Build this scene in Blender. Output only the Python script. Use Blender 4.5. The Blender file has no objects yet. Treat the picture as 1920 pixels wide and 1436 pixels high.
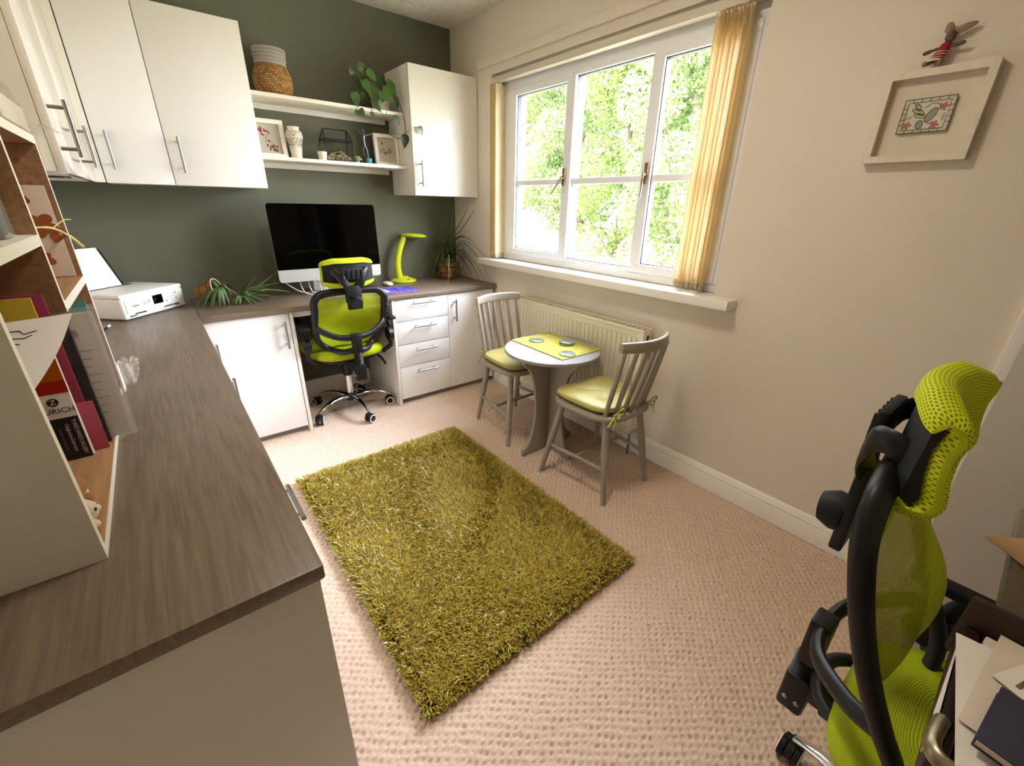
import bpy, bmesh, math, random
import numpy as np
from mathutils import Vector, Matrix

random.seed(7)
PI = math.pi
SC = bpy.context.scene
COL = SC.collection

# ------------------------------------------------------------------ camera
def cam_matrix(yaw, pitch, roll, loc):
    sy, cy, sp, cp = math.sin(yaw), math.cos(yaw), math.sin(pitch), math.cos(pitch)
    f = Vector((sy * cp, cy * cp, -sp)); r = Vector((cy, -sy, 0)); u = r.cross(f)
    c, s = math.cos(roll), math.sin(roll)
    R = c * r + s * u; U = -s * r + c * u
    return Matrix(((R.x, U.x, -f.x, loc[0]), (R.y, U.y, -f.y, loc[1]), (R.z, U.z, -f.z, loc[2]), (0, 0, 0, 1)))
cd = bpy.data.cameras.new('camera')
cd.sensor_fit = 'HORIZONTAL'; cd.sensor_width = 36.0
cd.lens = 798.33 * 36.0 / 1920.0
cd.clip_start = 0.02; cd.clip_end = 200
cam = bpy.data.objects.new('camera', cd); COL.objects.link(cam)
cam.matrix_world = cam_matrix(0.6839, 0.396, 0.0209, (-1.8701, -3.0338, 1.2779))
SC.camera = cam

# ------------------------------------------------------------------ light and exposure
SC.view_settings.view_transform = 'Standard'
SC.view_settings.look = 'None'
SC.view_settings.gamma = 1.0
SC.view_settings.use_curve_mapping = False
SC.view_settings.exposure = 0.56
W = bpy.data.worlds.new('sky'); SC.world = W; W.use_nodes = True
wn, wl = W.node_tree.nodes, W.node_tree.links
wn.clear()
wo = wn.new('ShaderNodeOutputWorld'); wb = wn.new('ShaderNodeBackground')
wt = wn.new('ShaderNodeTexCoord'); ws = wn.new('ShaderNodeSeparateXYZ'); wr = wn.new('ShaderNodeValToRGB')
wl.new(wt.outputs['Generated'], ws.inputs[0]); wl.new(ws.outputs['Z'], wr.inputs[0])
wr.color_ramp.elements[0].position = 0.05; wr.color_ramp.elements[0].color = (0.30, 0.32, 0.35, 1)
wr.color_ramp.elements[1].position = 0.80; wr.color_ramp.elements[1].color = (0.78, 0.85, 1.0, 1)
wl.new(wr.outputs[0], wb.inputs[0]); wl.new(wb.outputs[0], wo.inputs[0])
wb.inputs[1].default_value = 55.0

def lamp(name, kind, loc, energy, color, **kw):
    d = bpy.data.lights.new(name, kind); d.energy = energy; d.color = color
    for k, v in kw.items(): setattr(d, k, v)
    o = bpy.data.objects.new(name, d); COL.objects.link(o); o.location = loc
    return o
sun = lamp('sun', 'SUN', (-6, -6, 12), 6.0, (1.0, 0.95, 0.86), angle=math.radians(2))
sun.rotation_euler = Vector((0.62, 0.30, -0.72)).to_track_quat('-Z', 'Y').to_euler()
portal = lamp('window_portal', 'AREA', (0.16, -1.303, 1.44), 1.0, (1, 1, 1), shape='RECTANGLE', size=1.65, size_y=1.04)
portal.rotation_euler = (0, math.radians(90), 0)
portal.rotation_euler = Vector((-1, 0, 0)).to_track_quat('-Z', 'Y').to_euler()
portal.data.cycles.is_portal = True
# warm ceiling lamp of the room (its fitting is built with the ceiling, behind the top of the frame)
CEIL_LAMP = (-1.15, -2.05)
ceiling_light = lamp('ceiling_lamp_light', 'AREA', (CEIL_LAMP[0], CEIL_LAMP[1], 2.235), 9.0, (1.0, 0.89, 0.77), shape='DISK', size=0.34)

SC.cycles.max_bounces = 10
SC.cycles.diffuse_bounces = 6
SC.cycles.glossy_bounces = 4
SC.cycles.transparent_max_bounces = 12
SC.cycles.caustics_reflective = False
SC.cycles.caustics_refractive = False
SC.cycles.sample_clamp_indirect = 6.0
SC.cycles.use_denoising = True

# ------------------------------------------------------------------ mesh builder
ORG = {}
class MB:
    def __init__(s):
        s.bm = bmesh.new(); s.uv = s.bm.loops.layers.uv.new('UVMap')
    def _merge(s, t, M=None):
        if M is not None: bmesh.ops.transform(t, matrix=M, verts=t.verts)
        bmesh.ops.remove_doubles(t, verts=t.verts, dist=1e-6)
        bmesh.ops.recalc_face_normals(t, faces=t.faces)
        me = bpy.data.meshes.new('tmp'); t.to_mesh(me); t.free(); s.bm.from_mesh(me); bpy.data.meshes.remove(me)
        return s
    def box(s, x0, x1, y0, y1, z0, z1, r=0.0, seg=2, M=None):
        t = bmesh.new(); t.loops.layers.uv.new('UVMap')
        bmesh.ops.create_cube(t, size=1)
        bmesh.ops.scale(t, vec=(abs(x1 - x0), abs(y1 - y0), abs(z1 - z0)), verts=t.verts)
        bmesh.ops.translate(t, vec=((x0 + x1) / 2, (y0 + y1) / 2, (z0 + z1) / 2), verts=t.verts)
        if r > 0:
            bmesh.ops.bevel(t, geom=t.edges[:], offset=r, segments=seg, affect='EDGES', profile=0.5)
        return s._merge(t, M)
    def faces(s, V, F, UV=None, M=None):
        t = bmesh.new(); lay = t.loops.layers.uv.new('UVMap')
        vs = [t.verts.new(v) for v in V]
        for f in F:
            try:
                fc = t.faces.new([vs[i] for i in f])
                if UV is not None:
                    for lp, i in zip(fc.loops, f): lp[lay].uv = UV[i]
            except ValueError: pass
        return s._merge(t, M)
    def prism(s, poly, h0, h1, M=None, r=0.0, seg=2):
        """polygon in local xy, extruded local z h0..h1"""
        n = len(poly)
        t = bmesh.new(); t.loops.layers.uv.new('UVMap')
        a = [t.verts.new((p[0], p[1], h0)) for p in poly]; b = [t.verts.new((p[0], p[1], h1)) for p in poly]
        t.faces.new(a[::-1]); t.faces.new(b)
        for i in range(n): t.faces.new((a[i], a[(i + 1) % n], b[(i + 1) % n], b[i]))
        bmesh.ops.recalc_face_normals(t, faces=t.faces)
        if r > 0:
            ed = [e for e in t.edges if abs(e.verts[0].co.z - e.verts[1].co.z) < 1e-6]
            bmesh.ops.bevel(t, geom=ed, offset=r, segments=seg, affect='EDGES', profile=0.5)
        return s._merge(t, M)
    def surf(s, fn, nu, nv, cu=False, cv=False, M=None, su=1.0, sv=1.0, caps=False):
        V = []; UV = []
        mu = nu if cu else nu + 1; mv = nv if cv else nv + 1
        for i in range(mu):
            for j in range(mv):
                V.append(fn(i / nu, j / nv)); UV.append((i / nu * su, j / nv * sv))
        F = []
        for i in range(nu):
            for j in range(nv):
                i2 = (i + 1) % mu; j2 = (j + 1) % mv
                F.append((i * mv + j, i2 * mv + j, i2 * mv + j2, i * mv + j2))
        if caps:
            if cv:
                F.append(tuple(range(mv))[::-1]); F.append(tuple((mu - 1) * mv + j for j in range(mv)))
            elif cu:
                F.append(tuple(i * mv for i in range(mu))); F.append(tuple(i * mv + mv - 1 for i in range(mu))[::-1])
        return s.faces(V, F, UV, M)
    def tube(s, pts, r, n=10, closed=False, flat=None, up=None, M=None, caps=True):
        """r: radius or list; flat=(a,b) section scale (a across the side vector, b across the up vector)"""
        P = [Vector(p) for p in pts]; m = len(P)
        rr = r if isinstance(r, (list, tuple)) else [r] * m
        a, b = flat if flat else (1, 1)
        ring = []; pu = Vector(up) if up else None
        for i in range(m):
            if closed: d = P[(i + 1) % m] - P[i - 1]
            else: d = P[min(i + 1, m - 1)] - P[max(i - 1, 0)]
            d.normalize()
            if pu is None:
                pu = Vector((0, 0, 1)) if abs(d.z) < 0.9 else Vector((0, 1, 0))
            ref = Vector(up) if up else pu
            sd = d.cross(ref)
            if sd.length < 1e-4: sd = d.orthogonal()
            sd.normalize(); uu = sd.cross(d).normalized(); pu = uu
            ring.append([P[i] + rr[i] * (a * math.cos(2 * PI * k / n) * sd + b * math.sin(2 * PI * k / n) * uu) for k in range(n)])
        V = [v for rg in ring for v in rg]; F = []
        UV = [(k / n, i / max(1, m - 1)) for i in range(m) for k in range(n)]
        for i in range(m if closed else m - 1):
            i2 = (i + 1) % m
            for k in range(n):
                k2 = (k + 1) % n
                F.append((i * n + k, i * n + k2, i2 * n + k2, i2 * n + k))
        if caps and not closed:
            F.append(tuple(range(n))[::-1]); F.append(tuple((m - 1) * n + k for k in range(n)))
        return s.faces(V, F, UV, M)
    def lathe(s, prof, c=(0, 0, 0), n=32, M=None):
        T = Matrix.Translation(c) if M is None else M
        def f(u, v):
            t = v * (len(prof) - 1); i = min(int(t + 1e-6), len(prof) - 2); q = t - i
            r = prof[i][0] * (1 - q) + prof[i + 1][0] * q; z = prof[i][1] * (1 - q) + prof[i + 1][1] * q
            return (r * math.cos(2 * PI * u), r * math.sin(2 * PI * u), z)
        s.surf(f, n, len(prof) - 1, cu=True, M=T, su=1, sv=1)
        return s
    def sell(s, c, a, e1=1.0, e2=1.0, nu=32, nv=16, M=None, su=1, sv=1, shape=None):
        sp = lambda x, p: math.copysign(abs(x) ** p, x)
        def f(u, v):
            th = 2 * PI * u; ph = PI * (v - 0.5)
            q = Vector((sp(math.cos(ph), e1) * sp(math.cos(th), e2) * a[0], sp(math.cos(ph), e1) * sp(math.sin(th), e2) * a[1], sp(math.sin(ph), e1) * a[2]))
            if shape: q = shape(q)
            return q + Vector(c)
        return s.surf(f, nu, nv, cu=True, M=M, su=su, sv=sv)
    def build(s, name, m, parent=None, sharp=40, local=False):
        bm = s.bm
        ang = math.radians(sharp)
        for f in bm.faces: f.smooth = True
        for e in bm.edges:
            if len(e.link_faces) != 2 or e.calc_face_angle(0) > ang: e.smooth = False
        me = bpy.data.meshes.new(name)
        og = ORG.get(parent) if parent is not None else None
        if og is not None and og.length > 0: bmesh.ops.translate(bm, vec=-og, verts=bm.verts)
        bm.to_mesh(me); bm.free()
        ms = m if isinstance(m, (list, tuple)) else [m]
        for q in ms: me.materials.append(q)
        o = bpy.data.objects.new(name, me); COL.objects.link(o)
        if parent is not None: o.parent = parent; ORG[o] = ORG.get(parent, Vector())
        return o

def raw(name, V, F, m, parent=None, smooth=False, attr=None):
    """big meshes straight from numpy arrays; F is a list of (n, k) int arrays"""
    me = bpy.data.meshes.new(name)
    V = np.asarray(V, dtype=np.float32)
    og = ORG.get(parent) if parent is not None else None
    if og is not None: V = V - np.array(og, dtype=np.float32)
    loops = np.concatenate([f.ravel() for f in F]).astype(np.int32)
    tot = np.concatenate([np.full(len(f), f.shape[1]) for f in F]).astype(np.int32)
    st = np.concatenate([[0], np.cumsum(tot)[:-1]]).astype(np.int32)
    me.vertices.add(len(V)); me.vertices.foreach_set('co', V.ravel())
    me.loops.add(len(loops)); me.loops.foreach_set('vertex_index', loops)
    me.polygons.add(len(tot)); me.polygons.foreach_set('loop_start', st); me.polygons.foreach_set('loop_total', tot)
    me.polygons.foreach_set('use_smooth', np.full(len(tot), bool(smooth)))
    me.update(); me.validate()
    me.materials.append(m)
    o = bpy.data.objects.new(name, me); COL.objects.link(o)
    if parent is not None: o.parent = parent; ORG[o] = ORG.get(parent, Vector())
    return o

def thing(name, label, cat, loc=(0, 0, 0), group=None):
    o = bpy.data.objects.new(name, None); COL.objects.link(o)
    o.empty_display_size = 0.05
    o.location = loc; ORG[o] = Vector(loc)
    o['label'] = label; o['category'] = cat
    if group: o['group'] = group
    return o
def tag(o, label, cat, group=None, kind=None):
    o['label'] = label; o['category'] = cat
    if group: o['group'] = group
    if kind: o['kind'] = kind
    return o
def struct(o):
    o['kind'] = 'structure'; return o
def sroot(name, loc=(0, 0, 0)):
    o = bpy.data.objects.new(name, None); COL.objects.link(o); o.location = loc; ORG[o] = Vector(loc)
    o['kind'] = 'structure'; return o
def dup(root, loc, rotz, label, group=None):
    def cp(o, par):
        c = o.copy(); COL.objects.link(c)
        if par is not None: c.parent = par
        for ch in list(o.children): cp(ch, c)
        return c
    r = cp(root, None)
    r.location = loc; r.rotation_euler = (0, 0, rotz); r['label'] = label
    if group: r['group'] = group
    return r
def basis(o, x, y, z):
    x, y, z = Vector(x).normalized(), Vector(y).normalized(), Vector(z).normalized()
    return Matrix(((x.x, y.x, z.x, o[0]), (x.y, y.y, z.y, o[1]), (x.z, y.z, z.z, o[2]), (0, 0, 0, 1)))
def RZ(a, o=(0, 0, 0)): return Matrix.Translation(o) @ Matrix.Rotation(a, 4, 'Z')
def text(body, size, M, m, parent, name='lettering', align='CENTER', ex=0.0003, space=1.0, shear=0.0):
    c = bpy.data.curves.new(name, 'FONT'); c.body = body; c.size = size; c.align_x = align; c.align_y = 'CENTER'
    c.extrude = ex; c.space_character = space; c.shear = shear; c.materials.append(m); c.resolution_u = 3
    tmp = bpy.data.objects.new('tmp_text', c); COL.objects.link(tmp)
    dg = bpy.context.evaluated_depsgraph_get(); dg.update()
    me = bpy.data.meshes.new_from_object(tmp.evaluated_get(dg)); bpy.data.objects.remove(tmp); bpy.data.curves.remove(c)
    me.transform(Matrix.Translation(-ORG.get(parent, Vector())) @ M); me.name = name
    o = bpy.data.objects.new(name, me); COL.objects.link(o); o.parent = parent
    return o
def bez(p0, p1, p2, n=10):
    p0, p1, p2 = Vector(p0), Vector(p1), Vector(p2)
    return [(1 - t) ** 2 * p0 + 2 * t * (1 - t) * p1 + t * t * p2 for t in [i / n for i in range(n + 1)]]
def spline(P, n=6, closed=False):
    P = [Vector(p) for p in P]; m = len(P); out = []
    for i in range(m if closed else m - 1):
        if closed: a, b, c, d = P[i - 1], P[i], P[(i + 1) % m], P[(i + 2) % m]
        else: a, b, c, d = P[max(i - 1, 0)], P[i], P[i + 1], P[min(i + 2, m - 1)]
        for k in range(n):
            t = k / n
            out.append(0.5 * ((2 * b) + (c - a) * t + (2 * a - 5 * b + 4 * c - d) * t * t + (-a + 3 * b - 3 * c + d) * t ** 3))
    if not closed: out.append(P[-1])
    return out

# ------------------------------------------------------------------ materials
def H(h):
    h = h.lstrip('#'); c = [int(h[i:i + 2], 16) / 255 for i in (0, 2, 4)]
    return tuple((x / 12.92 if x <= 0.04045 else ((x + 0.055) / 1.055) ** 2.4) for x in c) + (1,)
class N:
    def __init__(s, m): s.t = m.node_tree; s.n = s.t.nodes; s.l = s.t.links
    def add(s, k, **kw):
        q = s.n.new(k)
        for a, b in kw.items(): setattr(q, a, b)
        return q
    def link(s, a, b): s.l.new(a, b)
    def math(s, op, a, b=None, c=None):
        q = s.n.new('ShaderNodeMath'); q.operation = op
        for i, v in enumerate((a, b, c)):
            if v is None: continue
            if isinstance(v, (int, float)): q.inputs[i].default_value = v
            else: s.l.new(v, q.inputs[i])
        return q.outputs[0]
    def mix(s, fac, a, b):
        q = s.n.new('ShaderNodeMix'); q.data_type = 'RGBA'
        for i, v in ((0, fac), (6, a), (7, b)):
            if isinstance(v, (int, float, tuple)): q.inputs[i].default_value = v
            else: s.l.new(v, q.inputs[i])
        return q.outputs[2]
def mat(name, col, rough=0.5, metal=0.0, spec=0.5, var=0.0, vscale=8.0, bump=0.0, bscale=60.0, coat=0.0, sheen=0.0, stretch=None, bdist=0.002, col2=None, trans=0.0, ior=1.45, alpha=1.0, sub=0.0):
    m = bpy.data.materials.new(name); m.use_nodes = True
    g = N(m); b = g.n['Principled BSDF']
    if isinstance(col, str): col = H(col)
    b.inputs['Base Color'].default_value = col; b.inputs['Roughness'].default_value = rough
    b.inputs['Metallic'].default_value = metal; b.inputs['Specular IOR Level'].default_value = spec
    b.inputs['Coat Weight'].default_value = coat; b.inputs['Coat Roughness'].default_value = 0.04
    b.inputs['Sheen Weight'].default_value = sheen
    b.inputs['Transmission Weight'].default_value = trans; b.inputs['IOR'].default_value = ior
    b.inputs['Alpha'].default_value = alpha
    if var or bump:
        tc = g.add('ShaderNodeTexCoord'); mp = g.add('ShaderNodeMapping'); g.link(tc.outputs['Object'], mp.inputs[0])
        if stretch: mp.inputs['Scale'].default_value = stretch
    if var:
        nz = g.add('ShaderNodeTexNoise'); nz.inputs['Scale'].default_value = vscale; nz.inputs['Detail'].default_value = 5
        g.link(mp.outputs[0], nz.inputs['Vector'])
        c2 = H(col2) if col2 else tuple(min(1, x * (1 - var)) for x in col[:3]) + (1,)
        rp = g.add('ShaderNodeMapRange'); g.link(nz.outputs[0], rp.inputs[0]); rp.inputs[1].default_value = 0.35; rp.inputs[2].default_value = 0.65
        g.link(g.mix(rp.outputs[0], col, c2), b.inputs['Base Color'])
    if bump:
        nb = g.add('ShaderNodeTexNoise'); nb.inputs['Scale'].default_value = bscale; nb.inputs['Detail'].default_value = 4
        g.link(mp.outputs[0], nb.inputs['Vector'])
        bp = g.add('ShaderNodeBump'); bp.inputs['Strength'].default_value = bump; bp.inputs['Distance'].default_value = bdist
        g.link(nb.outputs[0], bp.inputs['Height']); g.link(bp.outputs[0], b.inputs['Normal'])
    return m
def islands(name, cols, rough=0.6, transl=0.0, spec=0.3, sheen=0.0):
    """colour picked per mesh island (strands, leaves)"""
    m = bpy.data.materials.new(name); m.use_nodes = True; g = N(m); b = g.n['Principled BSDF']
    ge = g.add('ShaderNodeNewGeometry'); rp = g.add('ShaderNodeValToRGB'); rp.color_ramp.interpolation = 'LINEAR'
    g.link(ge.outputs['Random Per Island'], rp.inputs[0])
    el = rp.color_ramp.elements
    while len(el) < len(cols): el.new(0.5)
    for i, c in enumerate(cols): el[i].position = i / (len(cols) - 1); el[i].color = H(c)
    g.link(rp.outputs[0], b.inputs['Base Color']); b.inputs['Roughness'].default_value = rough
    b.inputs['Specular IOR Level'].default_value = spec; b.inputs['Sheen Weight'].default_value = sheen
    if transl:
        tr = g.add('ShaderNodeBsdfTranslucent'); g.link(rp.outputs[0], tr.inputs[0])
        mx = g.add('ShaderNodeMixShader'); mx.inputs[0].default_value = transl
        g.link(b.outputs[0], mx.inputs[1]); g.link(tr.outputs[0], mx.inputs[2]); g.link(mx.outputs[0], g.n['Material Output'].inputs[0])
    return m
def grain(name, base, dark, light, axis):
    """wood-grain laminate, grain running along axis (0 = x, 1 = y)"""
    m = bpy.data.materials.new(name); m.use_nodes = True; g = N(m); b = g.n['Principled BSDF']
    tc = g.add('ShaderNodeTexCoord'); mp = g.add('ShaderNodeMapping'); g.link(tc.outputs['Object'], mp.inputs[0])
    sc = [40.0, 40.0, 40.0]; sc[axis] = 2.4; mp.inputs['Scale'].default_value = sc
    n1 = g.add('ShaderNodeTexNoise'); n1.inputs['Scale'].default_value = 2.2; n1.inputs['Detail'].default_value = 8; n1.inputs['Distortion'].default_value = 0.6
    g.link(mp.outputs[0], n1.inputs['Vector'])
    mp2 = g.add('ShaderNodeMapping'); g.link(tc.outputs['Object'], mp2.inputs[0])
    sc2 = [220.0, 220.0, 220.0]; sc2[axis] = 9.0; mp2.inputs['Scale'].default_value = sc2
    n2 = g.add('ShaderNodeTexNoise'); n2.inputs['Scale'].default_value = 1.0; n2.inputs['Detail'].default_value = 4; g.link(mp2.outputs[0], n2.inputs['Vector'])
    rp = g.add('ShaderNodeValToRGB'); g.link(n1.outputs[0], rp.inputs[0])
    e = rp.color_ramp.elements; e[0].position = 0.32; e[0].color = H(dark); e[1].position = 0.7; e[1].color = H(light)
    k = e.new(0.5); k.color = H(base)
    rr = g.add('ShaderNodeMapRange'); g.link(n2.outputs[0], rr.inputs[0]); rr.inputs[1].default_value = 0.45; rr.inputs[2].default_value = 0.75; rr.inputs[4].default_value = 0.55
    g.link(g.mix(rr.outputs[0], rp.outputs[0], H(dark)), b.inputs['Base Color'])
    b.inputs['Roughness'].default_value = 0.38; b.inputs['Specular IOR Level'].default_value = 0.4
    bp = g.add('ShaderNodeBump'); bp.inputs['Strength'].default_value = 0.25; bp.inputs['Distance'].default_value = 0.0006
    g.link(n2.outputs[0], bp.inputs['Height']); g.link(bp.outputs[0], b.inputs['Normal'])
    return m
def knit(name, col, hole, per, rad, see=0.0, rough=0.7, slit=1.0):
    """spacer-mesh fabric: staggered holes laid out in the surface's own UV (metres)"""
    m = bpy.data.materials.new(name); m.use_nodes = True; g = N(m); b = g.n['Principled BSDF']
    uv = g.add('ShaderNodeUVMap'); sp = g.add('ShaderNodeSeparateXYZ'); g.link(uv.outputs[0], sp.inputs[0])
    v = g.math('MULTIPLY', sp.outputs[1], 1 / per); row = g.math('FLOOR', v)
    off = g.math('MULTIPLY', g.math('FRACT', g.math('MULTIPLY', row, 0.5)), 1.0)
    u = g.math('ADD', g.math('MULTIPLY', sp.outputs[0], 1 / (per * slit)), off)
    du = g.math('SUBTRACT', g.math('FRACT', u), 0.5); dv = g.math('SUBTRACT', g.math('FRACT', v), 0.5)
    d = g.math('SQRT', g.math('ADD', g.math('MULTIPLY', du, du), g.math('MULTIPLY', dv, dv)))
    k = g.add('ShaderNodeMapRange'); g.link(d, k.inputs[0]); k.inputs[1].default_value = rad - 0.08; k.inputs[2].default_value = rad + 0.08
    g.link(g.mix(k.outputs[0], H(hole), H(col)), b.inputs['Base Color'])
    b.inputs['Roughness'].default_value = rough; b.inputs['Specular IOR Level'].default_value = 0.25
    b.inputs['Sheen Weight'].default_value = 0.25; b.inputs['Sheen Tint'].default_value = H(col)
    bp = g.add('ShaderNodeBump'); bp.inputs['Strength'].default_value = 0.6; bp.inputs['Distance'].default_value = 0.0015
    g.link(k.outputs[0], bp.inputs['Height']); g.link(bp.outputs[0], b.inputs['Normal'])
    if see:
        tr = g.add('ShaderNodeBsdfTransparent'); mx = g.add('ShaderNodeMixShader')
        fac = g.add('ShaderNodeMapRange'); g.link(k.outputs[0], fac.inputs[0]); fac.inputs[3].default_value = see; fac.inputs[4].default_value = 0.0
        g.link(fac.outputs[0], mx.inputs[0]); g.link(b.outputs[0], mx.inputs[1]); g.link(tr.outputs[0], mx.inputs[2])
        g.link(mx.outputs[0], g.n['Material Output'].inputs[0])
    return m
def weave(name, c1, c2, su, sv):
    """basket weave in UV (u around, v up)"""
    m = bpy.data.materials.new(name); m.use_nodes = True; g = N(m); b = g.n['Principled BSDF']
    uv = g.add('ShaderNodeUVMap'); mp = g.add('ShaderNodeMapping'); g.link(uv.outputs[0], mp.inputs[0]); mp.inputs['Scale'].default_value = (su, sv, 1)
    ck = g.add('ShaderNodeTexBrick'); g.link(mp.outputs[0], ck.inputs['Vector'])
    ck.inputs['Scale'].default_value = 1.0; ck.inputs['Brick Width'].default_value = 1.0; ck.inputs['Row Height'].default_value = 1.0
    ck.inputs['Mortar Size'].default_value = 0.12; ck.inputs['Mortar Smooth'].default_value = 1.0
    ck.inputs['Color1'].default_value = H(c1); ck.inputs['Color2'].default_value = H(c2); ck.inputs['Mortar'].default_value = tuple(x * 0.35 for x in H(c2)[:3]) + (1,)
    nz = g.add('ShaderNodeTexNoise'); nz.inputs['Scale'].default_value = 7; g.link(mp.outputs[0], nz.inputs['Vector'])
    g.link(g.mix(g.math('MULTIPLY', nz.outputs[0], 0.5), ck.outputs[0], H(c2)), b.inputs['Base Color'])
    b.inputs['Roughness'].default_value = 0.75; b.inputs['Specular IOR Level'].default_value = 0.2
    bp = g.add('ShaderNodeBump'); bp.invert = True; bp.inputs['Strength'].default_value = 1.0; bp.inputs['Distance'].default_value = 0.004
    g.link(ck.outputs['Fac'], bp.inputs['Height']); g.link(bp.outputs[0], b.inputs['Normal'])
    return m
def glassy(name, tint=(1, 1, 1, 1), refl=0.08, see=0.92):
    m = bpy.data.materials.new(name); m.use_nodes = True; g = N(m)
    g.n.remove(g.n['Principled BSDF'])
    tr = g.add('ShaderNodeBsdfTransparent'); tr.inputs[0].default_value = tuple(see * c for c in tint[:3]) + (1,)
    gl = g.add('ShaderNodeBsdfGlossy'); gl.inputs['Roughness'].default_value = 0.03
    fr = g.add('ShaderNodeFresnel'); fr.inputs[0].default_value = 1.35
    mx = g.add('ShaderNodeMixShader'); g.link(g.math('MULTIPLY', fr.outputs[0], 1.0 if refl >= 0.08 else refl * 12), mx.inputs[0])
    g.link(tr.outputs[0], mx.inputs[1]); g.link(gl.outputs[0], mx.inputs[2]); g.link(mx.outputs[0], g.n['Material Output'].inputs[0])
    return m

m_green = mat('green_wall_paint', '#656553', 0.85, var=0.06, vscale=2.0, bump=0.08, bscale=220)
m_cream = mat('cream_wall_paint', '#ddd2c2', 0.85, var=0.03, vscale=1.5, bump=0.08, bscale=220)
m_ceil = mat('textured_ceiling_paint', '#e2dccd', 0.9, bump=1.0, bscale=22, bdist=0.03)
m_trim = mat('white_gloss_trim', '#eee8dc', 0.35)
m_upvc = mat('white_upvc', '#eeeff2', 0.3)
m_gasket = mat('dark_window_gasket', '#3c3f42', 0.6)
m_glass = glassy('window_glass', refl=0.03, see=0.97)
m_gloss = mat('gloss_white_door', '#efeae0', 0.12, coat=0.5)
m_satin = mat('satin_white_door', '#edeae6', 0.42)
m_carc = mat('white_melamine', '#e9e4da', 0.4)
m_endp = mat('pale_grey_end_panel', '#d8d5d2', 0.45)
m_steel = mat('brushed_steel', '#a19c93', 0.34, metal=1.0)
m_chrome = mat('chrome', '#d6d6d8', 0.08, metal=1.0)
m_wtx = grain('worktop_grain_x', '#766657', '#67584a', '#817060', 0)
m_wty = grain('worktop_grain_y', '#766657', '#67584a', '#817060', 1)
m_black = mat('black_plastic', '#141415', 0.42, spec=0.4)
m_blackm = mat('black_matt_plastic', '#18181a', 0.6, spec=0.3, bump=0.15, bscale=600, bdist=0.0005)
m_screen = mat('screen_glass', '#010101', 0.05, spec=0.18)
m_alu = mat('silver_aluminium', '#dcdad3', 0.32, metal=0.6)
m_lime = knit('lime_spacer_mesh', '#c4cf17', '#6f7a06', 0.0055, 0.27, slit=1.25)
m_limeseat = knit('lime_seat_mesh', '#b3c012', '#6c7806', 0.004, 0.28)
m_limeback = knit('lime_back_mesh', '#b0bd10', '#8f9c0a', 0.0035, 0.30, see=0.45)
m_limepl = mat('lime_plastic', '#c8d221', 0.28, coat=0.3)
m_taupe = mat('taupe_grey_paint', '#948a7c', 0.42)
m_tabtop = mat('grey_table_lacquer', '#8d8a8b', 0.25)
m_cush = mat('olive_yellow_satin', '#aba050', 0.45, sheen=0.3, bump=0.1, bscale=500, bdist=0.0004)
m_pipe = mat('cushion_piping', '#a9a04a', 0.6)
m_rad = mat('radiator_enamel', '#e6dcc6', 0.4)
m_white = mat('white_plastic', '#ece8df', 0.35)
m_paper = mat('white_paper', '#e6dfd6', 0.8)
m_ink = mat('dark_ink', '#2c2a2b', 0.7)
m_beech = mat('brown_beech_laminate', '#a9825f', 0.5, var=0.18, vscale=3, stretch=(30, 2, 30), col2='#8e6a4b')
m_beechf = mat('brown_beech_shelf', '#b58a62', 0.5, var=0.2, vscale=2.5, stretch=(40, 2, 30), col2='#9b7450')
m_edge = mat('white_edging', '#f0e9da', 0.4)
m_soil = mat('potting_soil', '#2b211a', 0.95, bump=0.8, bscale=150, bdist=0.006)
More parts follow.
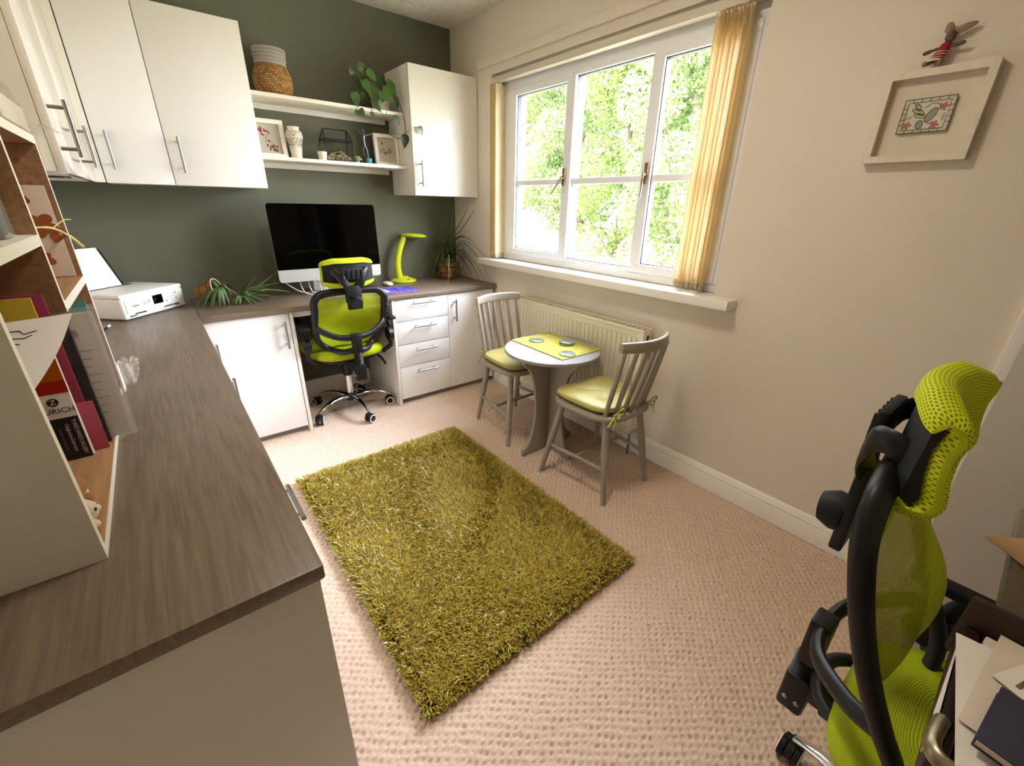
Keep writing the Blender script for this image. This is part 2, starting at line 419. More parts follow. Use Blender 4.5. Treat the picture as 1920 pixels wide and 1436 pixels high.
# ------------------------------------------------------------------ room shell
XL, YN, HC = -2.325, -3.85, 2.352
WY0, WY1, WZ0, WZ1 = -2.129, -0.477, 0.928, 1.957
def carpet():
    """loop-pile carpet: staggered pits between the loops, modelled as a height field"""
    x0, x1, y0, y1 = -1.80, 0.0, -3.2, 0.0
    nx, ny = 400, 880
    xs = np.linspace(x0, x1, nx + 1); ys = np.linspace(y0, y1, ny + 1)
    X, Y = np.meshgrid(xs, ys, indexing='ij')
    rng = np.random.default_rng(3)
    px, py = 0.031, 0.0125
    row = np.floor(Y / py); fy = Y / py - row - 0.5
    wob = np.sin(row * 12.9898) * 0.12 + 0.10 * np.sin(X * 37 + row * 1.7)
    cx = X / px + 0.5 * np.mod(row, 2) + wob
    fx = cx - np.floor(cx) - 0.5
    cell = np.sin(np.floor(cx) * 78.233 + row * 37.719) * 43758.5453; cell = cell - np.floor(cell)
    d = np.sqrt((fx * px / 0.0062) ** 2 + (fy * py / 0.0040) ** 2)
    pit = np.exp(-d ** 2) * (0.55 + 0.65 * cell)
    ridge = 0.22 * np.abs(fy * 2) ** 3
    z = -0.0085 * pit - 0.0026 * ridge + 0.0010 * rng.standard_normal(X.shape)
    z = np.minimum(z, 0.0)
    V = np.stack([X, Y, z], -1).reshape(-1, 3)
    i = np.arange(nx)[:, None] * (ny + 1) + np.arange(ny)[None, :]
    F = np.stack([i, i + ny + 1, i + ny + 2, i + 1], -1).reshape(-1, 4)
    # plain outer strips (under furniture and behind the camera)
    base = len(V)
    ex = []; ef = []
    for a, b, c, d2 in ((XL - .05, x0, YN - .05, 0.05), (x0, 0.05, YN - .05, y0), (x0, 0.05, 0.0, 0.05), (0.0, 0.05, y0, 0.0)):
        k = base + len(ex); ex += [(a, c, -.0008), (b, c, -.0008), (b, d2, -.0008), (a, d2, -.0008)]; ef.append((k, k + 1, k + 2, k + 3))
    k = base + len(ex)
    ex += [(XL - .05, YN - .05, -.05), (0.05, YN - .05, -.05), (0.05, .05, -.05), (XL - .05, .05, -.05)]; ef.append((k + 3, k + 2, k + 1, k))
    V = np.concatenate([V, np.array(ex)])
    m = mat('loop_pile_carpet', '#d9b394', 0.95, spec=0.1, var=0.0, bump=0.5, bscale=420, bdist=0.002, sheen=0.15)
    g = N(m); b = g.n['Principled BSDF']
    tc = g.add('ShaderNodeTexCoord'); nz = g.add('ShaderNodeTexNoise'); nz.inputs['Scale'].default_value = 160; g.link(tc.outputs['Object'], nz.inputs['Vector'])
    g.link(g.mix(nz.outputs[0], H('#e2cab6'), H('#cfb29b')), b.inputs['Base Color'])
    o = raw('floor', V, [F, np.array(ef)], m, smooth=True)
    return struct(o)
carpet()
struct(MB().box(XL - .1, 0.28, YN - .1, 0.1, HC, HC + 0.1).build('ceiling', m_ceil))
struct(MB().box(XL - .1, 0.28, 0, 0.1, -.05, HC).build('wall_back', m_green))
struct(MB().box(XL - .1, XL, YN, 0, -.05, HC).build('wall_left', m_cream))
struct(MB().box(XL - .1, 0.28, YN - .1, YN, -.05, HC).build('wall_front', m_cream))
w = MB()
w.box(0, 0.28, YN, WY0, -.05, HC).box(0, 0.28, WY1, 0, -.05, HC).box(0, 0.28, WY0, WY1, -.05, WZ0 - .002).box(0, 0.28, WY0, WY1, WZ1 + .06, HC)
struct(w.build('wall_right', m_cream))
struct(MB().box(-0.013, 0, -2.4, -0.341, 2.064, 2.112, r=.002).build('trim_1', m_cream))
# skirting with a moulded top
sk = [(0, 0), (-.018, 0), (-.018, .072), (-.014, .080), (-.016, .088), (-.010, .100), (-.006, .112), (0, .116)]
struct(MB().prism([(p[0], p[1]) for p in sk], 0.0, 2.475, M=basis((0, -0.535, 0), (1, 0, 0), (0, 0, 1), (0, -1, 0))).build('baseboard_right', m_trim))
struct(MB().prism([(p[0], p[1]) for p in sk], 0.0, 0.56, M=basis((-1.367, 0, 0), (0, 1, 0), (0, 0, 1), (1, 0, 0))).build('baseboard_back', m_trim))
# window sill board
struct(MB().box(-0.085, 0.055, -2.235, -0.415, 0.886, WZ0, r=.006).build('trim_2', m_trim))

# window: outer frame, two opening sashes either side of a fixed pane, glazing bars, panes, handles
win = sroot('window_1', (0.09, -1.303, WZ0))
FX0, FX1 = 0.055, 0.125
f = MB()
f.box(FX0, FX1, WY0, WY1, WZ0, 0.968, r=.004).box(FX0, FX1, WY0, WY1, 1.918, WZ1 + .06, r=.004)
f.box(FX0, FX1, WY0, -2.085, .962, 1.92).box(FX0, FX1, -0.630, WY1, .962, 1.92)
f.box(FX0, FX1, -1.158, -1.118, .962, 1.92).box(FX0, FX1, -1.666, -1.628, .962, 1.92)
f.box(0.10, 0.22, WY0, WY1, WZ0 - .02, WZ0 + .012)
f.build('window_frame', m_upvc, win)
def sash(ya, yb, x0, wdt, name):
    z0, z1 = .968, 1.926
    s = MB()
    s.box(x0, x0 + .05, ya, yb, z0, z0 + wdt, r=.005).box(x0, x0 + .05, ya, yb, z1 - wdt, z1, r=.005)
    s.box(x0, x0 + .05, ya, ya + wdt, z0 + wdt, z1 - wdt).box(x0, x0 + .05, yb - wdt, yb, z0 + wdt, z1 - wdt)
    so = s.build(name, m_upvc, win)
    g = MB(); q = wdt - .006
    g.box(x0 + .012, x0 + .04, ya + q, yb - q, z0 + q, z0 + wdt + .004).box(x0 + .012, x0 + .04, ya + q, yb - q, z1 - wdt - .004, z1 - q)
    g.box(x0 + .012, x0 + .04, ya + q, ya + wdt + .004, z0 + wdt + .004, z1 - wdt - .004).box(x0 + .012, x0 + .04, yb - wdt - .004, yb - q, z0 + wdt + .004, z1 - wdt - .004)
    g.build('gasket', m_gasket, so)
    MB().box(x0 + .022, x0 + .030, ya + wdt - .004, yb - wdt + .004, z0 + wdt - .004, z1 - wdt + .004).build('pane', m_glass, so)
    MB().box(x0 + .012, x0 + .040, ya + wdt - .002, yb - wdt + .002, 1.392, 1.424, r=.004).build('glazing_bar', m_upvc, so)
    return so
sl = sash(-1.137, -0.632, 0.045, .038, 'sash')
sm = sash(-1.646, -1.138, 0.050, .017, 'sash')
sr = sash(-2.088, -1.647, 0.045, .042, 'sash')
def win_handle(par, y, ang):
    h = MB()
    h.box(0.036, 0.046, y - .011, y + .011, 1.385, 1.475, r=.003)
    h.tube([(0.046, y, 1.425), (0.018, y, 1.42)], .008, 10)
    a = Vector((0.018, y, 1.42)); d = Vector((-.12, math.sin(ang), -math.cos(ang))).normalized()
    h.tube([a - d * .012, a + d * .03, a + d * .10], [.008, .0075, .006], 10, flat=(1, .7))
    h.build('window_handle', mat('bronzed_handle', '#8d7660', 0.3, metal=1.0), par)
win_handle(sl, -1.116, 0.62)
win_handle(sr, -1.668, -0.06)

# vertical blind
bl = thing('vertical_blind', 'cream vertical blind gathered to both sides of the window', 'blind', (0.0, -1.303, 1.955))
MB().box(-0.012, 0.030, -2.122, -0.482, 1.966, 1.998, r=.003).build('head_rail', mat('blind_rail', '#cfc6b4', 0.4), bl)
m_louv = mat('cream_blind_fabric', '#ecdcb6', 0.8, var=0.05, vscale=30, sheen=0.1)
gN = N(m_louv); tb = gN.add('ShaderNodeBsdfTranslucent'); tb.inputs[0].default_value = H('#e8d3a2'); mxl = gN.add('ShaderNodeMixShader'); mxl.inputs[0].default_value = 0.28
gN.link(gN.n['Principled BSDF'].outputs[0], mxl.inputs[1]); gN.link(tb.outputs[0], mxl.inputs[2]); gN.link(mxl.outputs[0], gN.n['Material Output'].inputs[0])
m_clear = glassy('clear_chain', refl=0.05, see=0.8)
m_wgt = mat('clear_bottom_weight', '#e4ded2', 0.2, alpha=0.4)
def louvre(y, yaw):
    A = RZ(yaw, (0.009, y, 0))
    def f(u, v):
        t = (u - .5) * .089
        return (t, 0.0016 * math.sin(v * 30 + y * 90) * 0.3, 0.972 + v * 0.985)
    l = MB(); l.surf(f, 2, 8, M=A); l.box(-.0445, .0445, -.0012, .0012, 0.950, 0.974, M=A)
    lo = l.build('louvre', m_louv, bl)
    MB().box(-.040, .040, -.0022, .0022, 0.935, 0.968, r=.001, M=A).build('bottom_weight', m_wgt, lo)
    MB().box(-.003, .003, -.004, .004, 1.945, 1.972, r=.001, M=A).build('hanger', m_white, lo)
for k in range(10): louvre(-1.935 - k * .0142, 0.24 + 0.06 * math.sin(k * 2.1))
for k in range(6): louvre(-0.500 - k * .012, 0.16 + 0.05 * math.sin(k * 1.7))
MB().tube([(-.012, -0.486, 1.96), (-.014, -0.488, 1.5), (-.012, -0.487, 1.0)], .0016, 6).tube([(-.022, -0.488, 1.96), (-.022, -0.49, 1.3), (-.012, -0.487, 1.0)], .0016, 6).build('pull_cord', m_white, bl)
ch = MB()
for y0, y1 in ((-2.07, -1.93), (-.565, -.498)):
    for sx in (-.034, .05): ch.tube([(sx, y0, .938), (sx, (y0 + y1) / 2, .936), (sx, y1, .938)], .0014, 5)
ch.build('bottom_chain', m_white, bl)

# door edge and casing at the near end of the window wall
struct(MB().box(-0.022, 0.0, -3.075, -3.012, 0, 2.05, r=.003).build('trim_3', m_trim))
dr = sroot('door_1', (-0.33, -3.05, 0))
MB().box(-0.34, -0.30, -3.80, -3.040, 0.008, 2.0, r=.002).build('door_leaf', mat('shade_grey_door', '#b9b0a3', 0.5), dr)  # white leaf with its shade put into the greyed base colour
MB().box(-0.328, -0.312, -3.04, -3.016, 0.880, 0.900, r=.003).build('latch_bolt', m_steel, dr)

# ceiling lamp fitting
cl = thing('ceiling_lamp', 'round white ceiling lamp above the middle of the room', 'lamp', (CEIL_LAMP[0], CEIL_LAMP[1], HC))
MB().lathe([(0, HC), (.19, HC), (.19, HC - .03), (.175, HC - .04), (.17, HC - .1), (.165, HC - .1), (.165, HC - .045), (0, HC - .045)], (CEIL_LAMP[0], CEIL_LAMP[1], 0), 40).build('fitting', m_white, cl)

# ------------------------------------------------------------------ fitted furniture
def bar_handle(a, b, out, par, r=.006):
    """bar between a and b; posts go back along -out"""
    a, b, o = Vector(a), Vector(b), Vector(out)
    d = (b - a).normalized(); L = (b - a).length
    h = MB().tube([a, b], r, 12)
    for t in (.14, .86): h.tube([a + d * L * t - o, a + d * L * t], r * .75, 10)
    return h.build('handle', m_steel, par)
wk = MB()
wk.box(-2.325, -1.776, -2.459, 0, .722, .75, r=.004).box(-1.7755, -0.001, -0.546, 0, .722, .75, r=.004)
wo_ = wk.build('worktop', [m_wty, m_wtx])
for p in wo_.data.polygons: p.material_index = 0 if p.center.x < -1.7757 else 1
tag(wo_, 'long dark grey-brown wood-grain worktop turning the corner along two walls', 'worktop')

def carcass(par, x0, x1, y0, y1, z0, z1, open_axis, m=m_carc, t=.018):
    """box without a front; open_axis '-y' or '+x' """
    c = MB()
    c.box(x0, x1, y0, y1, z0, z0 + t).box(x0, x1, y0, y1, z1 - t, z1)
    if open_axis == '-y':
        c.box(x0, x0 + t, y0, y1, z0 + t, z1 - t).box(x1 - t, x1, y0, y1, z0 + t, z1 - t).box(x0 + t, x1 - t, y1 - .006, y1, z0 + t, z1 - t)
    else:
        c.box(x0, x1, y0, y0 + t, z0 + t, z1 - t).box(x0, x1, y1 - t, y1, z0 + t, z1 - t).box(x0, x0 + .006, y0 + t, y1 - t, z0 + t, z1 - t)
    return c.build('carcass', m, par)
def shelf_front(par, name, x0, x1, y0, y1, z0, z1, m=m_satin): return MB().box(x0, x1, y0, y1, z0, z1, r=.0015).build(name, m, par)

# back run, left cupboard
t = thing('base_cupboard', 'white base cupboard with one door left of the desk kneehole', 'cupboard', (-1.57, -0.3, 0))
carcass(t, -1.774, -1.388, -0.508, -0.02, .045, .721, '-y')
MB().box(-1.387, -1.369, -0.531, -0.02, 0, .721, r=.001).build('side_panel', m_carc, t)
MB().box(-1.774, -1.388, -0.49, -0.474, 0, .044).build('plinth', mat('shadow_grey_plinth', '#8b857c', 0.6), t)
d = shelf_front(t, 'door', -1.774, -1.391, -0.530, -0.511, .042, .718)
bar_handle((-1.421, -.562, .532), (-1.421, -.562, .682), (0, -.032, 0), d)
ap = MB().box(-1.368, -0.805, -0.512, -0.496, .688, .7215, r=.001).build('desk_rail', m_carc)
tag(ap, 'white rail below the worktop spanning the kneehole behind the lime chair', 'rail')
# drawer stack
t = thing('drawer_unit', 'white four-drawer unit right of the desk kneehole', 'drawers', (-0.6, -0.3, 0))
carcass(t, -0.785, -0.403, -0.508, -0.02, .038, .721, '-y')
MB().box(-0.804, -0.786, -0.531, -0.02, 0, .721, r=.001).build('side_panel', m_carc, t)
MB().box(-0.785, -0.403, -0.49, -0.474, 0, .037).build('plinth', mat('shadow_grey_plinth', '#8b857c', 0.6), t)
zs = [.719, .575, .420, .267, .039]; hz = [.690, .537, .380, .228]
for k in range(4):
    d = shelf_front(t, 'drawer', -0.783, -0.404, -0.530, -0.511, zs[k + 1] + .002, zs[k] - .002)
    bar_handle((-.673, -.562, hz[k]), (-.517, -.562, hz[k]), (0, -.032, 0), d)
# cupboard in the corner
t = thing('base_cupboard', 'white base cupboard with one door in the corner under the window', 'cupboard', (-0.2, -0.3, 0))
carcass(t, -0.401, -0.022, -0.508, -0.02, .038, .721, '-y')
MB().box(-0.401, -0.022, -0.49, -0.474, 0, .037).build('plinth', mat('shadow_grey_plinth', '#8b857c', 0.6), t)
d = shelf_front(t, 'door', -0.401, -0.024, -0.530, -0.511, .040, .718)
bar_handle((-.357, -.562, .530), (-.357, -.562, .680), (0, -.032, 0), d)
# left run: drawers at the near end, then a two-door cupboard
t = thing('drawer_unit', 'white drawer unit at the near end of the left worktop', 'drawers', (-2.05, -2.07, 0))
carcass(t, -2.32, -1.802, -2.421, -1.705, .045, .721, '+x')
MB().box(-2.322, -1.782, -2.44, -2.422, 0, .721, r=.001).build('end_panel', m_endp, t)
for k in range(4):
    d = shelf_front(t, 'drawer', -1.801, -1.783, -2.420, -1.707, zs[k + 1] + .002, zs[k] - .002)
    z = (.618, .46, .30, .157)[k]
    bar_handle((-1.746, -2.150, z), (-1.746, -2.000, z), (.035, 0, 0), d)
t = thing('base_cupboard', 'white two-door base cupboard under the left worktop, seen edge-on', 'cupboard', (-2.05, -1.1, 0))
carcass(t, -2.32, -1.802, -1.702, -0.56, .045, .721, '+x')
for y0, y1, yh in ((-1.70, -1.135, -1.17), (-1.131, -0.565, -.645)):
    d = shelf_front(t, 'door', -1.801, -1.783, y0, y1, .042, .718)
    bar_handle((-1.746, yh, .50), (-1.746, yh, .635), (.035, 0, 0), d)

# wall cupboards
def wall_cup(label, x0, x1, xh, z0=1.335, z1=2.035, m=m_satin):
    t = thing('wall_cupboard', label, 'cupboard', ((x0 + x1) / 2, -0.15, z0))
    carcass(t, x0, x1, -0.302, 0, z0, z1, '-y')
    d = shelf_front(t, 'door', x0 + .001, x1 - .001, -0.322, -0.304, z0 - .002, z1, m)
    bar_handle((xh, -.356, z0 + .05), (xh, -.356, z0 + .2), (0, -.034, 0), d)
    return t
wall_cup('narrow cream-white wall cupboard door in the left corner of the green wall', -1.967, -1.7235, -1.923)
wall_cup('wide cream-white wall cupboard left of the two shelves', -1.7225, -1.333, -1.675)
wall_cup('gloss white wall cupboard between the shelves and the window', -0.4885, -0.004, -.445, 1.3245, 2.027, m_gloss)
t = thing('wall_cupboard', 'white wall cupboard on the left wall seen almost edge-on above the shelf unit', 'cupboard', (-2.16, -0.85, 1.335))
carcass(t, -2.324, -2.019, -1.362, -0.325, 1.335, 2.035, '+x')
MB().box(-2.018, -1.970, -0.322, -0.302, 1.335, 2.035).build('corner_post', m_carc, t)
for y0, y1, yh in ((-1.362, -.858, -1.325), (-.854, -.325, -.775)):
    d = shelf_front(t, 'door', -2.018, -2.0, y0, y1, 1.333, 2.035, m_gloss)
    bar_handle((-1.965, yh, 1.372), (-1.965, yh, 1.502), (.035, 0, 0), d)
MB().lathe([(0, 1.334), (.032, 1.334), (.032, 1.330), (.026, 1.329), (0, 1.329)], (-2.06, -0.95, 0), 24).build('cabinet_light', mat('dark_light_fitting', '#2f2d2a', 0.4), t)

# floating shelves
def fshelf(label, zt):
    t = thing('wall_shelf', label, 'shelf', (-.9, -.1, zt))
    MB().box(-1.331, -0.490, -0.235, 0, zt - .018, zt, r=.001).build('board', m_edge, t)
    MB().box(-1.331, -0.52, -0.020, 0, zt - .046, zt - .018, r=.001).build('cleat', m_carc, t)
ZU, ZW = 1.785, 1.494
fshelf('upper white shelf on the green wall', ZU)
fshelf('lower white shelf on the green wall', ZW)

# open shelf unit standing on the left worktop
hu = thing('shelf_unit', 'white open shelf unit with brown interior standing on the left worktop', 'shelf', (-2.18, -1.80, .75))
def board(name, x0, x1, y0, y1, z0, z1, brown, floor_like=False):
    o = MB().box(x0, x1, y0, y1, z0, z1).build(name, [m_edge, m_beechf if floor_like else m_beech, m_endp], hu)
    for p in o.data.polygons:
        for b in brown:
            if p.normal.dot(Vector(b)) > .9: p.material_index = 1
    return o
HX = -2.039
o = board('side_panel', XL + .001, HX, -2.240, -2.224, .75, 1.412, [(0, 1, 0)])
for p in o.data.polygons:
    if p.normal.y < -.9: p.material_index = 2
board('side_panel', XL + .001, HX, -1.384, -1.366, .75, 1.392, [(0, -1, 0)])
board('base', XL + .001, HX, -2.224, -1.384, .75, .768, [(0, 0, 1)], True)
board('top', XL + .001, HX, -2.224, -1.366, 1.392, 1.412, [(0, 0, -1)])
board('divider', XL + .001, HX, -1.796, -1.780, 1.058, 1.392, [(0, 1, 0), (0, -1, 0)])
board('shelf', XL + .001, HX, -2.224, -1.796, 1.188, 1.208, [(0, 0, -1)])
board('shelf', XL + .001, HX, -1.780, -1.384, 1.058, 1.078, [(0, 0, 1), (0, 0, -1)], True)
MB().box(XL + .001, XL + .006, -2.224, -1.384, .768, 1.392).build('back_panel', m_beech, hu)
# ------------------------------------------------------------------ office chairs (built facing +y at the origin)
def office_chair(label, base_ang, zb, HB, PROF, bq, bc, mq, zh, hh0, pL, zp0, zk, sd, az, ay, hy=0.0, fr=.0155, po=0.0, hk=0.0, pw=.040, az0=0.0, near_arm=0.0):
    """zb/HB back frame foot and height, PROF its side profile, bq/bc lumbar band at the side and centre, mq mesh foot,
    zh/hh0/pL headrest height, half height, half length, zp0 post foot, zk knob, sd seat lift, az/ay arm height and setback"""
    t = thing('office_chair', label, 'chair', (0, 0, 0), 'lime mesh office chairs')
    # five-star base
    hub = MB().lathe([(0, .075), (.030, .075), (.036, .085), (.036, .115), (.030, .125), (0, .125)], n=24).build('base_hub', m_black, t)
    for k in range(5):
        a = math.radians(base_ang + 72 * k); c, s = math.cos(a), math.sin(a)
        pr = [(.025, .100), (.08, .112), (.14, .112), (.19, .100), (.225, .082), (.250, .066)]
        MB().tube([(r * c, r * s, z) for r, z in pr], [.020, .019, .017, .0155, .014, .013], 12, flat=(1, .62), up=(0, 0, 1)).build('base_leg', m_chrome, t)
        x, y = .252 * c, .252 * s
        b = a + 1.9 + k * 1.3
        ca = MB().tube([(x, y, .072), (x, y, .045)], .006, 8).tube([(x - .019 * math.sin(b), y + .019 * math.cos(b), .050), (x + .019 * math.sin(b), y - .019 * math.cos(b), .050)], .012, 10)
        hood = [(.030 * math.cos(q), .030 * math.sin(q)) for q in np.linspace(0.2, 2.7, 12)] + [(.024 * math.cos(q), .024 * math.sin(q)) for q in np.linspace(2.7, .2, 12)]
        Mh = basis((x + .010 * math.cos(b), y + .010 * math.sin(b), .0275), (math.cos(b), math.sin(b), 0), (0, 0, 1), (math.sin(b), -math.cos(b), 0))
        ca.prism(hood, -.007, .007, M=Mh)
        co = ca.build('caster', m_black, t)
        for w_s in (-1, 1):
            Mw = Mh @ Matrix.Translation((0, 0, w_s * .0155))
            MB().lathe([(0, -.008), (.024, -.008), (.0275, -.005), (.0275, .005), (.024, .008), (0, .008)], n=20, M=Mw).build('wheel', m_black, co)
            MB().lathe([(.0195, w_s * .0082), (.0235, w_s * .0098), (.0262, w_s * .0075)], n=20, M=Mw).build('wheel_trim', m_white, co)
    MB().lathe([(0, .12), (.024, .12), (.024, .285 + sd), (0, .285 + sd)], n=20).build('gas_lift', m_chrome, t)
    MB().lathe([(0, .25 + sd), (.030, .25 + sd), (.033, .33 + sd), (.036, .375 + sd), (0, .375 + sd)], n=20).build('lift_boot', m_black, t)
    mech = MB().box(-.085, .085, -.13, .10, .365 + sd, .402 + sd, r=.008).box(-.045, .045, -.22, -.10, .362 + sd, .395 + sd, r=.008)
    mech.build('tilt_mechanism', m_black, t)
    lv = MB().tube(spline([(.08, .02, .382), (.15, .0, .375), (.20, -.05, .350), (.215, -.09, .318)], 5), [.006] * 10 + [.007] * 6, 8).sell((.217, -.095, .312), (.008, .012, .014), nu=12, nv=8)
    lo_ = lv.build('lever', m_black, t); lo_.location.z = sd
    lo_ = MB().tube(spline([(.08, .07, .385), (.17, .06, .38), (.235, .04, .372)], 5), .006, 8).build('lever', m_black, t); lo_.location.z = sd
    # seat
    def seatshape(q):
        x, y, z = q
        if y > .12: z -= 0.9 * (y - .12) ** 2 * 4
        z += 0.10 * x * x + (0.03 * max(0, -y - .08)) * 2
        x *= 1.0 + 0.10 * (y / .23)
        return Vector((x, y, z))
    MB().sell((0, .02, .395 + sd), (.198, .200, .018), .4, .55, 36, 10, shape=seatshape).build('seat_pan', m_black, t)
    MB().sell((0, .02, .430 + sd), (.224, .225, .042), .55, .55, 48, 18, su=1.5, sv=.55, shape=seatshape).build('seat', m_limeseat, t)
    # back frame: rounded loop leaning back, two bands sweeping round to the centre post
    def yb(q):   # back plane profile, q = 0 bottom .. 1 top
        pts = PROF
        for (a, b), (c, d) in zip(pts, pts[1:]):
            if q <= c: return b + (d - b) * (q - a) / (c - a)
        return pts[-1][1]
    def ww(q): return .152 + .044 * min(1, q / .35) - .010 * max(0, (q - .5))
    ring = []
    for q in (.14, .3, .45, .6, .75, .88): ring.append((ww(q), yb(q), zb + q * HB))
    ring += [(.162, yb(.97), zb + .975 * HB), (.11, yb(1), zb + HB), (0, yb(1) - .004, zb + HB * 1.008), (-.11, yb(1), zb + HB), (-.162, yb(.97), zb + .975 * HB)]
    for q in (.88, .75, .6, .45, .3, .14): ring.append((-ww(q), yb(q), zb + q * HB))
    ring += [(-.125, yb(.03) * .75 - .05, zb + .02 * HB), (-.07, -.215, zb - .004), (0, -.240, zb + .006), (.07, -.215, zb - .004), (.125, yb(.03) * .75 - .05, zb + .02 * HB)]
    RS = spline(ring, 5, closed=True)
    rad = [fr + .004 * max(0, min(1, (p.z - zb) / HB)) for p in RS]
    MB().tube(RS, rad, 12, closed=True, flat=(1.0, 1.15)).build('back_frame', m_black, t)
    zc = zb + bc * HB
    wb = ww(bq)
    half = [(wb, yb(bq), zb + bq * HB), (wb * .86, yb(bq) * .62 - .262 * .38, zb + (bq * .62 + bc * .38) * HB), (.09, -.247, zc + .008)]
    band = spline(half + [(0, -.262, zc)] + [(-x, y, z) for x, y, z in half[::-1]], 6)
    MB().tube(band, .0165, 12, flat=(.75, 1.1), up=(0, 0, 1)).build('lumbar_band', m_black, t)
    # mesh panel, bulging forward at the lumbar
    def mesh(u, v):
        q = mq + (.98 - mq) * v; s = 2 * u - 1
        wd = ww(q) if q > .14 else .128 + .04 * (q / .14)
        wd = min(wd, .160 + .035 * min(1, (1 - q) / .1))
        bul = .050 * math.exp(-((v - .30) / .25) ** 2) + .012
        return Vector((s * wd, yb(q) + bul * (1 - abs(s) ** 2.2) - .035 * max(0, .12 - q) / .12 * (1 - abs(s)), zb + q * HB))
    MB().surf(mesh, 26, 22, su=.44, sv=.36).build('back_mesh', m_limeback, t)
    # centre post, sleeve, bellows, lower bracket
    MB().box(-.027, .027, -.284, -.246, zc - .095, zc + .022, r=.006).build('post_sleeve', m_black, t)
    bel = MB()
    nb = 9; zlo = .40 + sd
    prof = []
    for i in range(nb * 2 + 1):
        prof.append((.0255 if i % 2 else .0215, zlo + (zc - .09 - zlo) * i / (nb * 2)))
    bel.lathe(prof, (0, -.264, 0), 16).build('post_bellows', m_black, t)
    br = MB().box(-.030, .030, -.290, -.240, .300 + sd, .402 + sd, r=.008).box(-.028, .028, -.26, -.16, .355 + sd, .392 + sd, r=.006)
    br.build('back_bracket', m_black, t)
    for dy in (-.276, -.254):
        for bx in (-.031, .031): MB().sell((bx, dy, .335 + sd), (.003, .006, .006), nu=12, nv=6).build('bolt', m_steel, t)
    # headrest: post, knob, two curved arms, shell and pad
    zt = zb + HB
    PY = -.298 + po
    MB().box(-pw, pw, PY - .010, PY + .010, zp0, zh - .062 + az0, r=.004).box(-.034, .034, PY + .008, PY + .053, zk - .012, zk + .058, r=.006).build('headrest_post', m_black, t)
    MB().tube([(0, PY - .007, zk), (0, PY - .022, zk), (0, PY - .044, zk - .003)], [.036, .038, .028], 20).build('adjusting_knob', m_blackm, t)
    for s in (-1, 1):
        arc = spline([(s * (pw - .016), PY, zh - .075 + az0), (s * (pw + .010), PY - .006, zh - .032 + az0), (s * .074, PY + .002, zh + .002 + az0 * .6), (s * .094, PY + .020, zh + .012 + az0 * .5), (s * .098, PY + .046, zh + .004 + az0 * .5)], 6)
        MB().tube(arc, [.019] * 12 + [.018] * 13, 12, flat=(.42, 1.15), up=(0, 0, 1)).build('headrest_arm', m_black, t)
    py = -.262 + hy
    def curvey(x): return py + .034 * (abs(x) / .14) ** 2.0
    hs_ = hh0 / .09
    out = spline([(-.018 - hk, -.060 - hk * .4), (-.014 - hk * .7, -.082 - hk * .3), (.004, -.092), (.028, -.080), (.038, -.052), (.032, -.010), (.030, .030), (.034, .060), (.024, .084), (.002, .092), (-.012, .084), (-.016, .062)], 3)
    out = [Vector((p.x, p.y * hs_)) for p in [Vector((q.x, q.y)) for q in [Vector((a[0], a[1])) for a in [(v.x, v.y) for v in out]]]]
    cen = Vector((-.012, 0))
    inn = []
    for k, p in enumerate(out):
        t_ = (out[min(k + 1, len(out) - 1)] - out[max(k - 1, 0)]).normalized(); nrm = Vector((-t_.y, t_.x))
        w = (.029 + hk * .18) * min(1.0, .35 + min(k, len(out) - 1 - k) / 5.0)
        inn.append(p + nrm * w)
    loop = out + inn[::-1]; nl = len(loop)
    per = [0.0]
    for k in range(nl): per.append(per[-1] + (loop[(k + 1) % nl] - loop[k]).length)
    def padrow(x):
        e = max(0.0, (abs(x) - pL + .020) / .020); k_ = math.sqrt(max(0.0, 1 - min(1, e) ** 2))
        mid = [(a + b) / 2 for a, b in zip(out, inn)]; mloop = mid + mid[::-1]
        sc_ = .80 + .20 * min(1.0, (pL - abs(x)) / .06)
        return [Vector((x, curvey(x) + (m_.x + (p.x - m_.x) * max(k_, .25)), zh + (m_.y + (p.y - m_.y) * max(k_, .25)) * sc_)) for p, m_ in zip(loop, mloop)]
    nx_ = 40; V = []; UV = []; F = []
    xs_ = [-pL + 2 * pL * i / nx_ for i in range(nx_ + 1)]
    for i, x in enumerate(xs_):
        for k, p in enumerate(padrow(x) + [padrow(x)[0]]): V.append(p); UV.append((x, per[k]))
    m1 = nl + 1
    for i in range(nx_):
        for k in range(nl): F.append((i * m1 + k, i * m1 + k + 1, (i + 1) * m1 + k + 1, (i + 1) * m1 + k))
    for i in (0, nx_):
        for k in range(len(out) - 1): F.append((i * m1 + k, i * m1 + k + 1, i * m1 + nl - 2 - k, i * m1 + nl - 1 - k))
    MB().faces(V, F, UV).build('headrest_pad', m_lime, t)
    ish = [Vector((max(p.x - .002, -.017), p.y * .99)) for p in inn]
    def shrow(x):
        sc_ = (.80 + .20 * min(1.0, (pL - abs(x)) / .06))
        return [Vector((x, curvey(x) + p.x, zh + p.y * sc_)) for p in ish]
    V = []; F = []; ml = len(ish); xs2 = [-(pL - .006) + 2 * (pL - .006) * i / 24 for i in range(25)]
    for x in xs2: V += shrow(x)
    for i in range(24):
        for k in range(ml): F.append((i * ml + k, i * ml + (k + 1) % ml, (i + 1) * ml + (k + 1) % ml, (i + 1) * ml + k))
    F.append(tuple(range(ml))); F.append(tuple(24 * ml + k for k in range(ml)))
    so = MB().faces(V, F).build('headrest_shell', m_blackm, t)
    rec = MB().box(-.058, .058, py - .042, py - .026, zh - .030, zh + .030, r=.004)
    for i in range(5):
        rec.tube([(-.05 + i * .025, py - .043, zh - .022), (-.05 + i * .025, py - .043, zh + .022)], .004, 6)
    rec.build('ribbed_plate', m_blackm, so)
